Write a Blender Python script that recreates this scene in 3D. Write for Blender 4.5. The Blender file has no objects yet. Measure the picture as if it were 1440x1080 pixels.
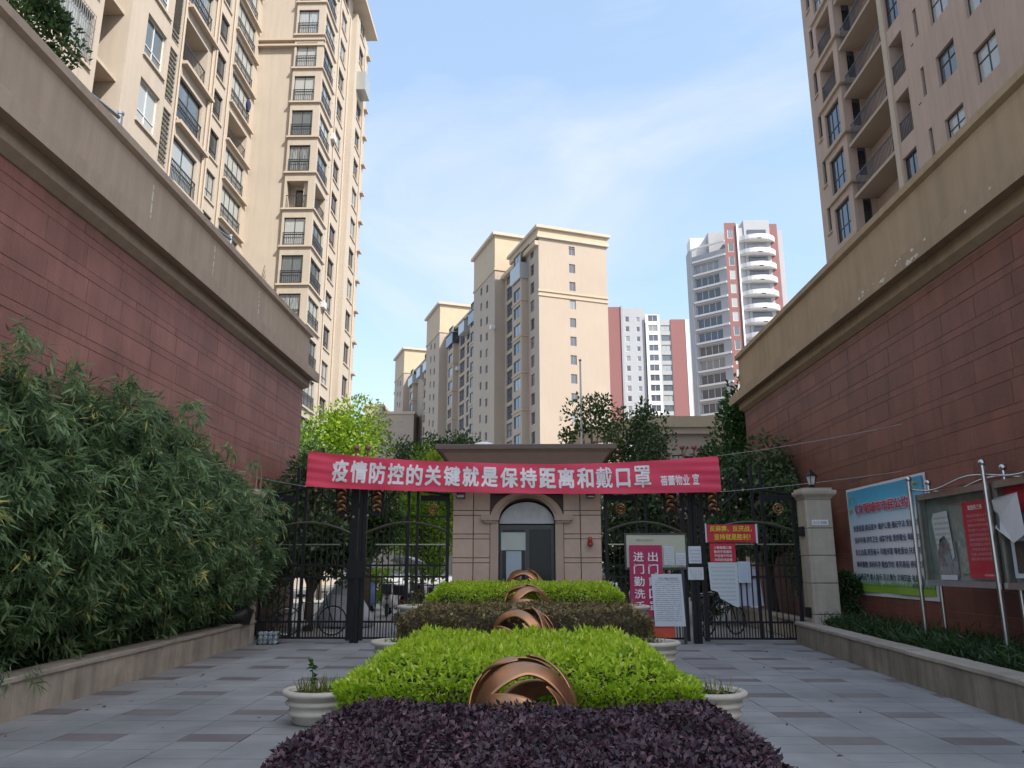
import bpy, bmesh, math, random
import numpy as np
from mathutils import Vector, Matrix
R = math.radians
random.seed(7); rng = np.random.default_rng(7)
scene = bpy.context.scene
col = scene.collection

# ------------------------------------------------------------------ camera
F_PX = 1082.0
PITCH = math.atan(255 / F_PX)
YAW = math.atan(23 * math.cos(PITCH) / F_PX)
EYE = 1.6
cam_data = bpy.data.cameras.new('camera'); cam = bpy.data.objects.new('camera', cam_data); col.objects.link(cam)
cam_data.sensor_width = 36.0; cam_data.lens = 36.0 * F_PX / 1440.0
cam_data.clip_start = 0.05; cam_data.clip_end = 6000
cam.location = (0, 0, EYE); cam.rotation_euler = (R(90) + PITCH, 0, YAW)
scene.camera = cam

# ------------------------------------------------------------------ sky, sun, exposure
SUN_AZ = Vector((0.76, -0.65)); SUN_EL = R(48)
world = bpy.data.worlds.new('World'); scene.world = world; world.use_nodes = True
wn = world.node_tree; wn.nodes.clear()
def N(nt, t, **kw):
    n = nt.nodes.new(t)
    for k, v in kw.items(): setattr(n, k, v)
    return n
sky = N(wn, 'ShaderNodeTexSky', sky_type='NISHITA', sun_disc=False)
sky.sun_elevation = SUN_EL; sky.sun_rotation = math.atan2(SUN_AZ.x, SUN_AZ.y)
sky.air_density = 1.0; sky.dust_density = 2.6; sky.ozone_density = 1.0; sky.altitude = 30
tc = N(wn, 'ShaderNodeTexCoord'); mp = N(wn, 'ShaderNodeMapping')
mp.inputs['Scale'].default_value = (0.75, 1.2, 1.5); mp.inputs['Rotation'].default_value = (0.25, 0.5, 0.6)
no = N(wn, 'ShaderNodeTexNoise'); no.inputs['Scale'].default_value = 2.1; no.inputs['Detail'].default_value = 7; no.inputs['Roughness'].default_value = 0.56; no.inputs['Distortion'].default_value = 0.7
rp = N(wn, 'ShaderNodeValToRGB'); rp.color_ramp.elements[0].position = 0.44; rp.color_ramp.elements[1].position = 0.74
rp.color_ramp.elements[0].color = (0.6, 0.6, 0.6, 1); rp.color_ramp.elements[1].color = (0.9, 0.9, 0.9, 1)
mx = N(wn, 'ShaderNodeMix', data_type='RGBA')
veil = N(wn, 'ShaderNodeValToRGB'); veil.color_ramp.elements[0].position = 0.46; veil.color_ramp.elements[1].position = 0.70
veil.color_ramp.elements[0].color = (0.78, 1.06, 1.36, 1); veil.color_ramp.elements[1].color = (1.55, 1.68, 1.82, 1)   # thin haze to white wisps
wn.links.new(no.outputs[0], veil.inputs[0]); wn.links.new(veil.outputs[0], mx.inputs[7])
bg = N(wn, 'ShaderNodeBackground'); bg.inputs['Strength'].default_value = 0.15
wo = N(wn, 'ShaderNodeOutputWorld')
L = wn.links.new
L(tc.outputs['Generated'], mp.inputs['Vector']); L(mp.outputs[0], no.inputs['Vector']); L(no.outputs[0], rp.inputs[0])
L(rp.outputs[0], mx.inputs[0]); L(sky.outputs[0], mx.inputs[6]); L(mx.outputs[2], bg.inputs[0]); L(bg.outputs[0], wo.inputs[0])
sd = bpy.data.lights.new('sun', 'SUN'); sun = bpy.data.objects.new('sun', sd); col.objects.link(sun)
sd.energy = 2.0; sd.angle = R(0.53); sd.color = (1.0, 0.95, 0.88)
to_sun = Vector((SUN_AZ.x * math.cos(SUN_EL), SUN_AZ.y * math.cos(SUN_EL), math.sin(SUN_EL)))
sun.rotation_euler = to_sun.to_track_quat('Z', 'Y').to_euler(); sun.location = to_sun * 80
scene.view_settings.view_transform = 'Standard'; scene.view_settings.look = 'None'
scene.view_settings.gamma = 1.0; scene.view_settings.use_curve_mapping = False
scene.view_settings.exposure = 1.85
scene.cycles.max_bounces = 8; scene.cycles.transparent_max_bounces = 12
scene.cycles.use_denoising = True

# ------------------------------------------------------------------ materials
MATS = {}
def mat(name, c, rough=0.75, var=0.12, scale=3.0, bump=0.0, bscale=40.0, metal=0.0, spec=0.5, obj_var=0.0, c2=None, streak=0.0, trans=0.0, world_xy=False):
    if name in MATS: return MATS[name]
    m = bpy.data.materials.new(name); m.use_nodes = True; nt = m.node_tree; b = nt.nodes['Principled BSDF']
    l = nt.links.new
    b.inputs['Roughness'].default_value = rough; b.inputs['Metallic'].default_value = metal
    b.inputs['Specular IOR Level'].default_value = spec
    geo = N(nt, 'ShaderNodeNewGeometry')
    n1 = N(nt, 'ShaderNodeTexNoise'); n1.inputs['Scale'].default_value = scale; n1.inputs['Detail'].default_value = 6; n1.inputs['Roughness'].default_value = 0.6
    l(geo.outputs['Position'], n1.inputs['Vector'])
    rm = N(nt, 'ShaderNodeMapRange'); rm.inputs[1].default_value = 0.25; rm.inputs[2].default_value = 0.75
    rm.inputs[3].default_value = 1 - var; rm.inputs[4].default_value = 1 + var
    l(n1.outputs[0], rm.inputs[0]); fac = rm.outputs[0]
    def mul(a, bb):
        q = N(nt, 'ShaderNodeMath', operation='MULTIPLY'); l(a, q.inputs[0]); l(bb, q.inputs[1]); return q.outputs[0]
    if obj_var:
        oi = N(nt, 'ShaderNodeObjectInfo'); r2 = N(nt, 'ShaderNodeMapRange'); r2.inputs[3].default_value = 1 - obj_var; r2.inputs[4].default_value = 1 + obj_var
        l(oi.outputs['Random'], r2.inputs[0]); fac = mul(fac, r2.outputs[0])
    if streak:
        mpp = N(nt, 'ShaderNodeMapping'); mpp.inputs['Scale'].default_value = (3.2, 3.2, 0.22); l(geo.outputs['Position'], mpp.inputs[0])
        n3 = N(nt, 'ShaderNodeTexNoise'); n3.inputs['Scale'].default_value = 1.3; n3.inputs['Detail'].default_value = 7; n3.inputs['Roughness'].default_value = 0.68
        l(mpp.outputs[0], n3.inputs['Vector'])
        r3 = N(nt, 'ShaderNodeMapRange'); r3.inputs[1].default_value = 0.42; r3.inputs[2].default_value = 0.72; r3.inputs[3].default_value = 1.0; r3.inputs[4].default_value = 1 - streak
        l(n3.outputs[0], r3.inputs[0]); fac = mul(fac, r3.outputs[0])
    base = N(nt, 'ShaderNodeRGB'); base.outputs[0].default_value = (*c, 1); src = base.outputs[0]
    if c2 is not None:
        n4 = N(nt, 'ShaderNodeTexNoise'); n4.inputs['Scale'].default_value = scale * 0.37; n4.inputs['Detail'].default_value = 4
        l(geo.outputs['Position'], n4.inputs['Vector'])
        r4 = N(nt, 'ShaderNodeMapRange'); r4.inputs[1].default_value = 0.42; r4.inputs[2].default_value = 0.62; l(n4.outputs[0], r4.inputs[0])
        mm = N(nt, 'ShaderNodeMix', data_type='RGBA'); mm.inputs[7].default_value = (*c2, 1); l(r4.outputs[0], mm.inputs[0]); l(src, mm.inputs[6]); src = mm.outputs[2]
    sc = N(nt, 'ShaderNodeVectorMath', operation='SCALE'); l(src, sc.inputs[0]); l(fac, sc.inputs['Scale']); l(sc.outputs[0], b.inputs['Base Color'])
    if bump:
        n2 = N(nt, 'ShaderNodeTexNoise'); n2.inputs['Scale'].default_value = bscale; n2.inputs['Detail'].default_value = 4
        l(geo.outputs['Position'], n2.inputs['Vector'])
        bp = N(nt, 'ShaderNodeBump'); bp.inputs['Strength'].default_value = bump; bp.inputs['Distance'].default_value = 0.02
        l(n2.outputs[0], bp.inputs['Height']); l(bp.outputs[0], b.inputs['Normal'])
    MATS[name] = m; return m

def leafmat(name, ca, cb, cc=None, rough=0.5, transl=0.3):
    m = bpy.data.materials.new(name); m.use_nodes = True; nt = m.node_tree; b = nt.nodes['Principled BSDF']; l = nt.links.new
    at = N(nt, 'ShaderNodeAttribute', attribute_name='tint'); rp = N(nt, 'ShaderNodeValToRGB')
    e = rp.color_ramp.elements; e[0].color = (*ca, 1); e[1].color = (*cb, 1)
    if cc is not None:
        e[1].position = 0.9; x = e.new(1.0); x.color = (*cc, 1)
    l(at.outputs['Fac'], rp.inputs[0]); l(rp.outputs[0], b.inputs['Base Color'])
    b.inputs['Roughness'].default_value = rough; b.inputs['Specular IOR Level'].default_value = 0.35
    tr = N(nt, 'ShaderNodeBsdfTranslucent'); ms = N(nt, 'ShaderNodeMixShader'); ms.inputs[0].default_value = transl
    l(rp.outputs[0], tr.inputs[0]); l(b.outputs[0], ms.inputs[1]); l(tr.outputs[0], ms.inputs[2])
    l(ms.outputs[0], nt.nodes['Material Output'].inputs[0])
    MATS[name] = m; return m

def glassmat(name, dark, light, p, rough=0.08):
    """window glass: dark room behind, or (for a share p of the windows) a pale curtain close behind it"""
    m = bpy.data.materials.new(name); m.use_nodes = True; nt = m.node_tree; b = nt.nodes['Principled BSDF']; l = nt.links.new
    oi = N(nt, 'ShaderNodeObjectInfo'); geo = N(nt, 'ShaderNodeNewGeometry')
    mpp = N(nt, 'ShaderNodeMapping'); mpp.inputs['Scale'].default_value = (6, 6, 0.6); l(geo.outputs['Position'], mpp.inputs[0])
    n1 = N(nt, 'ShaderNodeTexNoise'); n1.inputs['Scale'].default_value = 2.0; n1.inputs['Detail'].default_value = 3; l(mpp.outputs[0], n1.inputs['Vector'])
    ad = N(nt, 'ShaderNodeMath', operation='MULTIPLY_ADD'); ad.inputs[1].default_value = 0.35; l(n1.outputs[0], ad.inputs[0]); l(oi.outputs['Random'], ad.inputs[2])
    rp = N(nt, 'ShaderNodeValToRGB'); e = rp.color_ramp.elements
    e[0].position = 1.18 - p - 0.04; e[0].color = (*dark, 1); e[1].position = min(1.0, 1.18 - p + 0.06); e[1].color = (*light, 1)
    l(ad.outputs[0], rp.inputs[0]); l(rp.outputs[0], b.inputs['Base Color'])
    b.inputs['Roughness'].default_value = rough; b.inputs['Specular IOR Level'].default_value = 0.9
    n2 = N(nt, 'ShaderNodeTexNoise'); n2.inputs['Scale'].default_value = 0.9; l(geo.outputs['Position'], n2.inputs['Vector'])
    bp = N(nt, 'ShaderNodeBump'); bp.inputs['Strength'].default_value = 0.08; bp.inputs['Distance'].default_value = 0.05; l(n2.outputs[0], bp.inputs['Height']); l(bp.outputs[0], b.inputs['Normal'])
    MATS[name] = m; return m

def printmat(name, paper, ink, lines=14.0, amount=0.55, seed=0.0):
    """sheet printed with rows of fine unreadable text; object coordinates, x across, z up"""
    m = bpy.data.materials.new(name); m.use_nodes = True; nt = m.node_tree; b = nt.nodes['Principled BSDF']; l = nt.links.new
    tcn = N(nt, 'ShaderNodeTexCoord'); sep = N(nt, 'ShaderNodeSeparateXYZ'); l(tcn.outputs['Generated'], sep.inputs[0])
    a = N(nt, 'ShaderNodeMath', operation='MULTIPLY'); a.inputs[1].default_value = lines; l(sep.outputs['Z'], a.inputs[0])
    fr = N(nt, 'ShaderNodeMath', operation='FRACT'); l(a.outputs[0], fr.inputs[0])
    gt = N(nt, 'ShaderNodeMath', operation='GREATER_THAN'); gt.inputs[1].default_value = 0.55; l(fr.outputs[0], gt.inputs[0])
    mpp = N(nt, 'ShaderNodeMapping'); mpp.inputs['Scale'].default_value = (60, 1, lines); mpp.inputs['Location'].default_value = (seed, 0, 0); l(tcn.outputs['Generated'], mpp.inputs[0])
    n1 = N(nt, 'ShaderNodeTexNoise'); n1.inputs['Scale'].default_value = 1.0; n1.inputs['Detail'].default_value = 3; l(mpp.outputs[0], n1.inputs['Vector'])
    g2 = N(nt, 'ShaderNodeMath', operation='GREATER_THAN'); g2.inputs[1].default_value = 0.45; l(n1.outputs[0], g2.inputs[0])
    def band(o, lo, hi):
        p = N(nt, 'ShaderNodeMath', operation='GREATER_THAN'); p.inputs[1].default_value = lo; l(o, p.inputs[0])
        q = N(nt, 'ShaderNodeMath', operation='LESS_THAN'); q.inputs[1].default_value = hi; l(o, q.inputs[0])
        r = N(nt, 'ShaderNodeMath', operation='MULTIPLY'); l(p.outputs[0], r.inputs[0]); l(q.outputs[0], r.inputs[1]); return r.outputs[0]
    cur = None
    for o in (gt.outputs[0], g2.outputs[0], band(sep.outputs['X'], 0.1, 0.9), band(sep.outputs['Z'], 0.08, 0.9)):
        if cur is None: cur = o; continue
        q = N(nt, 'ShaderNodeMath', operation='MULTIPLY'); l(cur, q.inputs[0]); l(o, q.inputs[1]); cur = q.outputs[0]
    q = N(nt, 'ShaderNodeMath', operation='MULTIPLY'); q.inputs[1].default_value = amount; l(cur, q.inputs[0])
    mm = N(nt, 'ShaderNodeMix', data_type='RGBA'); mm.inputs[6].default_value = (*paper, 1); mm.inputs[7].default_value = (*ink, 1); l(q.outputs[0], mm.inputs[0])
    l(mm.outputs[2], b.inputs['Base Color']); b.inputs['Roughness'].default_value = 0.6
    MATS[name] = m; return m

mat('beige', (0.43, 0.37, 0.30), 0.85, 0.06, 0.35, 0.15, 60, streak=0.10)
mat('beige_trim', (0.45, 0.37, 0.29), 0.85, 0.08, 0.8)
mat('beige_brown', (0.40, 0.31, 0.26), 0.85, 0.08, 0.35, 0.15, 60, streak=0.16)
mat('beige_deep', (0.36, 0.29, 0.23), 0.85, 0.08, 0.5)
mat('beige_far', (0.36, 0.295, 0.235), 0.85, 0.05, 0.15, streak=0.06)
mat('ochre', (0.42, 0.335, 0.235), 0.85, 0.06, 0.5)
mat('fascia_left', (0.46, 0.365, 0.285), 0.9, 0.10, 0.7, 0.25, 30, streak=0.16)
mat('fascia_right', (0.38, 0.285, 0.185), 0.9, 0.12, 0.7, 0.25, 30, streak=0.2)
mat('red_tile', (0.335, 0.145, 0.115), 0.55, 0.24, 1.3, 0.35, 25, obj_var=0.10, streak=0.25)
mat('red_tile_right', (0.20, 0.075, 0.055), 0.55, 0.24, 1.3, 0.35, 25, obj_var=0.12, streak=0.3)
mat('mortar', (0.36, 0.22, 0.19), 0.9, 0.2, 6)
mat('lime_drip', (0.62, 0.58, 0.52), 0.9, 0.2, 8)
mat('paver_grey', (0.285, 0.288, 0.29), 0.62, 0.26, 1.1, 0.2, 60, obj_var=0.05, c2=(0.235, 0.238, 0.24))
mat('paver_dark', (0.165, 0.145, 0.143), 0.65, 0.18, 3, 0.2, 60, obj_var=0.1)
mat('paver_joint', (0.10, 0.10, 0.098), 0.9, 0.2, 8)
mat('ground_grey', (0.33, 0.32, 0.30), 0.9, 0.2, 0.4, 0.2, 20, c2=(0.27, 0.26, 0.245))
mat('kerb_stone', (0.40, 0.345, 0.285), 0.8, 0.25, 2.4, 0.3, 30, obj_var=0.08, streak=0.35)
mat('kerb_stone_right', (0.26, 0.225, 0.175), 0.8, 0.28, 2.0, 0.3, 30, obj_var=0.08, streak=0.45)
mat('coping', (0.36, 0.32, 0.27), 0.75, 0.2, 3, 0.2, 40, obj_var=0.06)
mat('soil', (0.075, 0.058, 0.045), 0.95, 0.4, 9, 0.6, 25)
mat('pillar_stone', (0.50, 0.43, 0.345), 0.7, 0.12, 5, 0.2, 90, streak=0.2)
mat('gatehouse_stone', (0.47, 0.345, 0.275), 0.7, 0.10, 4, 0.15, 90, obj_var=0.05)
mat('gatehouse_trim', (0.40, 0.295, 0.235), 0.7, 0.08, 4)
mat('roof_brown', (0.135, 0.098, 0.085), 0.7, 0.1, 2)
mat('groove', (0.075, 0.055, 0.05), 0.9, 0.1, 2)
mat('iron', (0.012, 0.012, 0.015), 0.5, 0.2, 12, 0.1, 80, spec=0.25)
mat('gold_iron', (0.30, 0.16, 0.075), 0.45, 0.3, 14, metal=0.55)
mat('knob_red', (0.23, 0.10, 0.075), 0.5, 0.2, 14)
mat('frame_dark', (0.035, 0.037, 0.042), 0.4, 0.1, 5)
mat('frame_white', (0.62, 0.62, 0.60), 0.5, 0.05, 5)
mat('frame_grey', (0.20, 0.21, 0.21), 0.5, 0.08, 5)
mat('louvre', (0.27, 0.26, 0.24), 0.6, 0.1, 5)
mat('void', (0.045, 0.038, 0.034), 0.9, 0.1, 2)
mat('steel', (0.52, 0.52, 0.52), 0.28, 0.08, 8, metal=1.0)
mat('steel_dull', (0.30, 0.285, 0.25), 0.4, 0.12, 8, metal=0.85)
mat('bronze', (0.45, 0.235, 0.125), 0.36, 0.2, 7, 0.05, 60, metal=0.85)
mat('pot', (0.52, 0.475, 0.405), 0.7, 0.10, 6, 0.2, 60, streak=0.12)
mat('banner_red', (0.72, 0.05, 0.11), 0.6, 0.05, 2, trans=0.1)
mat('white_ink', (0.80, 0.78, 0.80), 0.6, 0.02, 2)
mat('paper', (0.62, 0.64, 0.68), 0.7, 0.05, 6)
mat('yellow_ink', (0.78, 0.60, 0.04), 0.6, 0.02, 2)
mat('red_ink', (0.50, 0.03, 0.07), 0.6, 0.05, 2)
mat('blue_ink', (0.035, 0.045, 0.12), 0.6, 0.05, 2)
mat('magenta_sheet', (0.42, 0.022, 0.10), 0.6, 0.06, 2)
mat('red_sheet', (0.52, 0.025, 0.045), 0.6, 0.06, 3)
mat('orange_sheet', (0.62, 0.085, 0.04), 0.6, 0.06, 3)
mat('cream_board', (0.52, 0.52, 0.40), 0.6, 0.05, 3)
mat('wire', (0.30, 0.29, 0.28), 0.6, 0.05, 3)
mat('bamboo_cane', (0.24, 0.17, 0.10), 0.6, 0.25, 6)
mat('bamboo_green', (0.07, 0.085, 0.03), 0.6, 0.25, 6)
mat('bark', (0.10, 0.075, 0.055), 0.9, 0.3, 8, 0.5, 30)
mat('twig', (0.055, 0.045, 0.03), 0.9, 0.3, 8)
mat('black_plastic', (0.012, 0.012, 0.013), 0.4, 0.1, 8)
mat('rubber', (0.02, 0.02, 0.02), 0.85, 0.1, 8)
mat('white_paint', (0.72, 0.72, 0.70), 0.35, 0.03, 2)
mat('red_paint', (0.45, 0.03, 0.03), 0.35, 0.05, 2)
mat('blue_paint', (0.10, 0.16, 0.32), 0.4, 0.05, 2)
mat('cloth_navy', (0.025, 0.03, 0.075), 0.9, 0.1, 5)
mat('cloth_pale', (0.50, 0.52, 0.56), 0.9, 0.1, 5)
mat('lamp_glass', (0.55, 0.55, 0.52), 0.2, 0.02, 5)
mat('alarm_red', (0.42, 0.05, 0.04), 0.3, 0.05, 5)
mat('far_red', (0.23, 0.10, 0.095), 0.8, 0.05, 0.1)
mat('far_grey', (0.36, 0.365, 0.38), 0.8, 0.05, 0.1)
mat('far_grey_dark', (0.30, 0.305, 0.325), 0.8, 0.05, 0.1)
mat('far_white', (0.66, 0.65, 0.65), 0.8, 0.03, 0.1)
mat('ac_white', (0.55, 0.54, 0.52), 0.6, 0.05, 3)
glassmat('glass', (0.035, 0.042, 0.052), (0.30, 0.31, 0.30), 0.35)
glassmat('glass_dark', (0.022, 0.026, 0.034), (0.12, 0.13, 0.14), 0.25)
glassmat('door_glass', (0.012, 0.014, 0.018), (0.03, 0.035, 0.04), 0.1, 0.25)
MATS['door_glass'].node_tree.nodes['Principled BSDF'].inputs['Specular IOR Level'].default_value = 0.3
glassmat('glass_far', (0.075, 0.085, 0.105), (0.22, 0.23, 0.24), 0.3)
glassmat('glass_curtain', (0.10, 0.12, 0.13), (0.34, 0.36, 0.35), 0.6)
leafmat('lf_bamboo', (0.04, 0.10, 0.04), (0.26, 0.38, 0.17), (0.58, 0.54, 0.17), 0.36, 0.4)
leafmat('lf_purple', (0.018, 0.011, 0.017), (0.12, 0.062, 0.085), (0.24, 0.13, 0.15), 0.33, 0.15)
leafmat('lf_lime', (0.24, 0.42, 0.02), (0.60, 0.76, 0.06), (0.80, 0.84, 0.2), 0.45, 0.45)
leafmat('lf_brown', (0.09, 0.095, 0.03), (0.30, 0.21, 0.105), (0.42, 0.38, 0.15), 0.5, 0.25)
leafmat('lf_tree', (0.022, 0.055, 0.016), (0.075, 0.135, 0.035), (0.12, 0.19, 0.06), 0.5, 0.3)
leafmat('lf_bright', (0.11, 0.23, 0.015), (0.27, 0.40, 0.03), (0.40, 0.48, 0.05), 0.5, 0.4)
leafmat('lf_dark', (0.035, 0.07, 0.028), (0.11, 0.165, 0.065), (0.18, 0.23, 0.11), 0.5, 0.25)
leafmat('lf_dry', (0.07, 0.055, 0.03), (0.14, 0.12, 0.07), (0.22, 0.19, 0.12), 0.7, 0.25)
leafmat('lf_weed', (0.10, 0.13, 0.025), (0.24, 0.27, 0.07), (0.34, 0.26, 0.10), 0.6, 0.3)
leafmat('lf_ground', (0.018, 0.045, 0.015), (0.065, 0.12, 0.04), (0.14, 0.22, 0.07), 0.45, 0.25)
leafmat('lf_fig', (0.02, 0.06, 0.015), (0.06, 0.15, 0.03), (0.09, 0.2, 0.05), 0.5, 0.3)

# ------------------------------------------------------------------ mesh helpers
class MB:
    def __init__(s): s.v = []; s.f = []
    def quad(s, a, b, c, d):
        i = len(s.v); s.v += [tuple(a), tuple(b), tuple(c), tuple(d)]; s.f.append((i, i+1, i+2, i+3)); return s
    def box(s, x0, x1, y0, y1, z0, z1):
        i = len(s.v)
        s.v += [(x0,y0,z0),(x1,y0,z0),(x1,y1,z0),(x0,y1,z0),(x0,y0,z1),(x1,y0,z1),(x1,y1,z1),(x0,y1,z1)]
        s.f += [(i,i+3,i+2,i+1),(i+4,i+5,i+6,i+7),(i,i+1,i+5,i+4),(i+1,i+2,i+6,i+5),(i+2,i+3,i+7,i+6),(i+3,i,i+4,i+7)]; return s
    def bbox(s, x0, x1, y0, y1, z0, z1, b=0.005):
        """box with its four upright-facing front edges chamfered towards -y (for stones seen from -y) """
        i = len(s.v)
        s.v += [(x0,y1,z0),(x1,y1,z0),(x1,y1,z1),(x0,y1,z1),(x0,y0+b,z0),(x1,y0+b,z0),(x1,y0+b,z1),(x0,y0+b,z1),
                (x0+b,y0,z0+b),(x1-b,y0,z0+b),(x1-b,y0,z1-b),(x0+b,y0,z1-b)]
        s.f += [(i,i+3,i+2,i+1)]
        for k in range(4):
            k2 = (k+1) % 4
            s.f += [(i+k,i+k2,i+4+k2,i+4+k),(i+4+k,i+4+k2,i+8+k2,i+8+k)]
        s.f.append((i+8,i+9,i+10,i+11)); return s
    def ring_strip(s, rings, close=True, cap=True):
        base = len(s.v); n = len(rings[0])
        for r in rings: s.v += [tuple(p) for p in r]
        for a in range(len(rings)-1):
            for k in range(n if close else n-1):
                k2 = (k+1) % n
                s.f.append((base+a*n+k, base+a*n+k2, base+(a+1)*n+k2, base+(a+1)*n+k))
        if cap and close:
            s.f.append(tuple(base+k for k in reversed(range(n)))); s.f.append(tuple(base+(len(rings)-1)*n+k for k in range(n)))
        return s
    def tube(s, pts, rad, n=6):
        pts = [Vector(p) for p in pts]; rings = []
        rr = rad if isinstance(rad, (list, tuple)) else [rad]*len(pts)
        for i, p in enumerate(pts):
            d = (pts[min(i+1, len(pts)-1)] - pts[max(i-1, 0)])
            if d.length < 1e-9: d = Vector((0,0,1))
            d.normalize(); up = Vector((0,0,1)) if abs(d.z) < 0.9 else Vector((1,0,0))
            a = d.cross(up).normalized(); b = a.cross(d)
            rings.append([p + (a*math.cos(2*math.pi*k/n) + b*math.sin(2*math.pi*k/n))*rr[i] for k in range(n)])
        return s.ring_strip(rings)
    def lathe(s, prof, cx=0, cy=0, cz=0, n=24):
        rings = [[(cx+r*math.cos(2*math.pi*k/n), cy+r*math.sin(2*math.pi*k/n), cz+z) for k in range(n)] for r, z in prof]
        return s.ring_strip(rings)
    def ball(s, c, r, n=10, sz=1.0):
        m = max(4, n//2)
        return s.lathe([(max(1e-4, r*math.sin(math.pi*i/m)), -r*sz*math.cos(math.pi*i/m)) for i in range(m+1)], *c, n=n)
    def prism(s, poly, y0, y1):
        """polygon in (x,z) extruded along y"""
        return s.ring_strip([[(x, y0, z) for x, z in poly], [(x, y1, z) for x, z in poly]])
    def prism_y(s, poly, a, b):   # polygon (x,z) extruded along y, alias
        return s.prism(poly, a, b)
    def map(s, fn): s.v = [tuple(fn(*p)) for p in s.v]; return s
    def rotz(s, ang, o=(0,0)):
        c, q = math.cos(ang), math.sin(ang)
        s.v = [(o[0]+(x-o[0])*c-(y-o[1])*q, o[1]+(x-o[0])*q+(y-o[1])*c, z) for x, y, z in s.v]; return s
    def mesh(s, name, m, smooth=False):
        me = bpy.data.meshes.new(name); me.from_pydata(s.v, [], s.f)
        if m is not None: me.materials.append(MATS[m] if isinstance(m, str) else m)
        if smooth: me.polygons.foreach_set('use_smooth', [True]*len(me.polygons))
        return me
    def obj(s, name, m, parent=None, smooth=False, fixn=True, loc=None):
        """verts in WORLD space; stored relative to the parent's (unrotated) world origin"""
        o0 = worldloc(parent) if parent else Vector((0,0,0))
        if loc is not None: o0 = o0 + Vector(loc)
        if o0.length: s.v = [(x-o0.x, y-o0.y, z-o0.z) for x, y, z in s.v]
        me = s.mesh(name, m, smooth)
        if fixn:
            bm = bmesh.new(); bm.from_mesh(me); bmesh.ops.recalc_face_normals(bm, faces=bm.faces); bm.to_mesh(me); bm.free()
        return place(name, me, parent, loc)
    def local(s, name, m, parent=None, smooth=False):
        """verts already in the parent's local space"""
        me = s.mesh(name, m, smooth)
        bm = bmesh.new(); bm.from_mesh(me); bmesh.ops.recalc_face_normals(bm, faces=bm.faces); bm.to_mesh(me); bm.free()
        return place(name, me, parent)
def worldloc(o):
    v = Vector((0,0,0))
    while o is not None: v = v + o.location; o = o.parent
    return v
def place(name, me, parent=None, loc=None, rz=0.0):
    o = bpy.data.objects.new(name, me); col.objects.link(o)
    if parent is not None: o.parent = parent
    if loc is not None: o.location = loc
    if rz: o.rotation_euler = (0, 0, rz)
    return o
def tag(o, label=None, cat=None, group=None, kind=None):
    if label: o['label'] = label
    if cat: o['category'] = cat
    if group: o['group'] = group
    if kind: o['kind'] = kind
    return o
def thing(name, label, cat, loc=(0,0,0), rz=0.0, group=None):
    o = bpy.data.objects.new(name, None); col.objects.link(o); o.location = loc; o.rotation_euler = (0, 0, rz)
    o.empty_display_size = 0.2
    return tag(o, label, cat, group)
def copy_tree(o, parent=None):
    c = o.copy(); col.objects.link(c); c.parent = parent
    for ch in list(o.children): copy_tree(ch, c)
    return c
def struct(name, mb, m, **kw):
    return tag(mb.obj(name, m, **kw), kind='structure')

def npmesh(name, V, nper, m, tint=None):
    """V: (n*nper,3) vertices, one polygon for each nper"""
    n = len(V)//nper; me = bpy.data.meshes.new(name)
    me.vertices.add(len(V)); me.vertices.foreach_set('co', np.ascontiguousarray(V, dtype=np.float32).ravel())
    me.loops.add(len(V)); me.loops.foreach_set('vertex_index', np.arange(len(V), dtype=np.int32))
    me.polygons.add(n); me.polygons.foreach_set('loop_start', np.arange(0, len(V), nper, dtype=np.int32))
    me.update(calc_edges=True)
    if tint is not None:
        a = me.attributes.new('tint', 'FLOAT', 'POINT'); a.data.foreach_set('value', np.repeat(tint, nper).astype(np.float32))
    me.materials.append(MATS[m]); return me
def unit(v): return v/np.maximum(np.linalg.norm(v, axis=1, keepdims=True), 1e-9)
def leaves(P, length, width, axis=None, jitter=0.6, flat=None, fold=0.25, six=False):
    """one folded diamond leaf for each point: axis = growing direction, flat = preferred normal"""
    n = len(P)
    A = rng.normal(size=(n,3)) if axis is None else axis + rng.normal(size=(n,3))*jitter
    A = unit(A)
    Q = rng.normal(size=(n,3)) if flat is None else flat + rng.normal(size=(n,3))*0.5
    B = unit(np.cross(A, Q)); C = np.cross(B, A)
    l = (length*(0.7+0.6*rng.random(n)))[:,None]; w = (width*(0.7+0.6*rng.random(n)))[:,None]
    V = np.stack([P, P + A*l*0.45 + B*w*0.5 + C*w*fold, P + A*l, P + A*l*0.45 - B*w*0.5 + C*w*fold], axis=1)
    return V.reshape(-1,3)
def tints(n, base=0.5, spread=0.25): return np.clip(rng.normal(base, spread, n), 0, 1)

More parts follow.
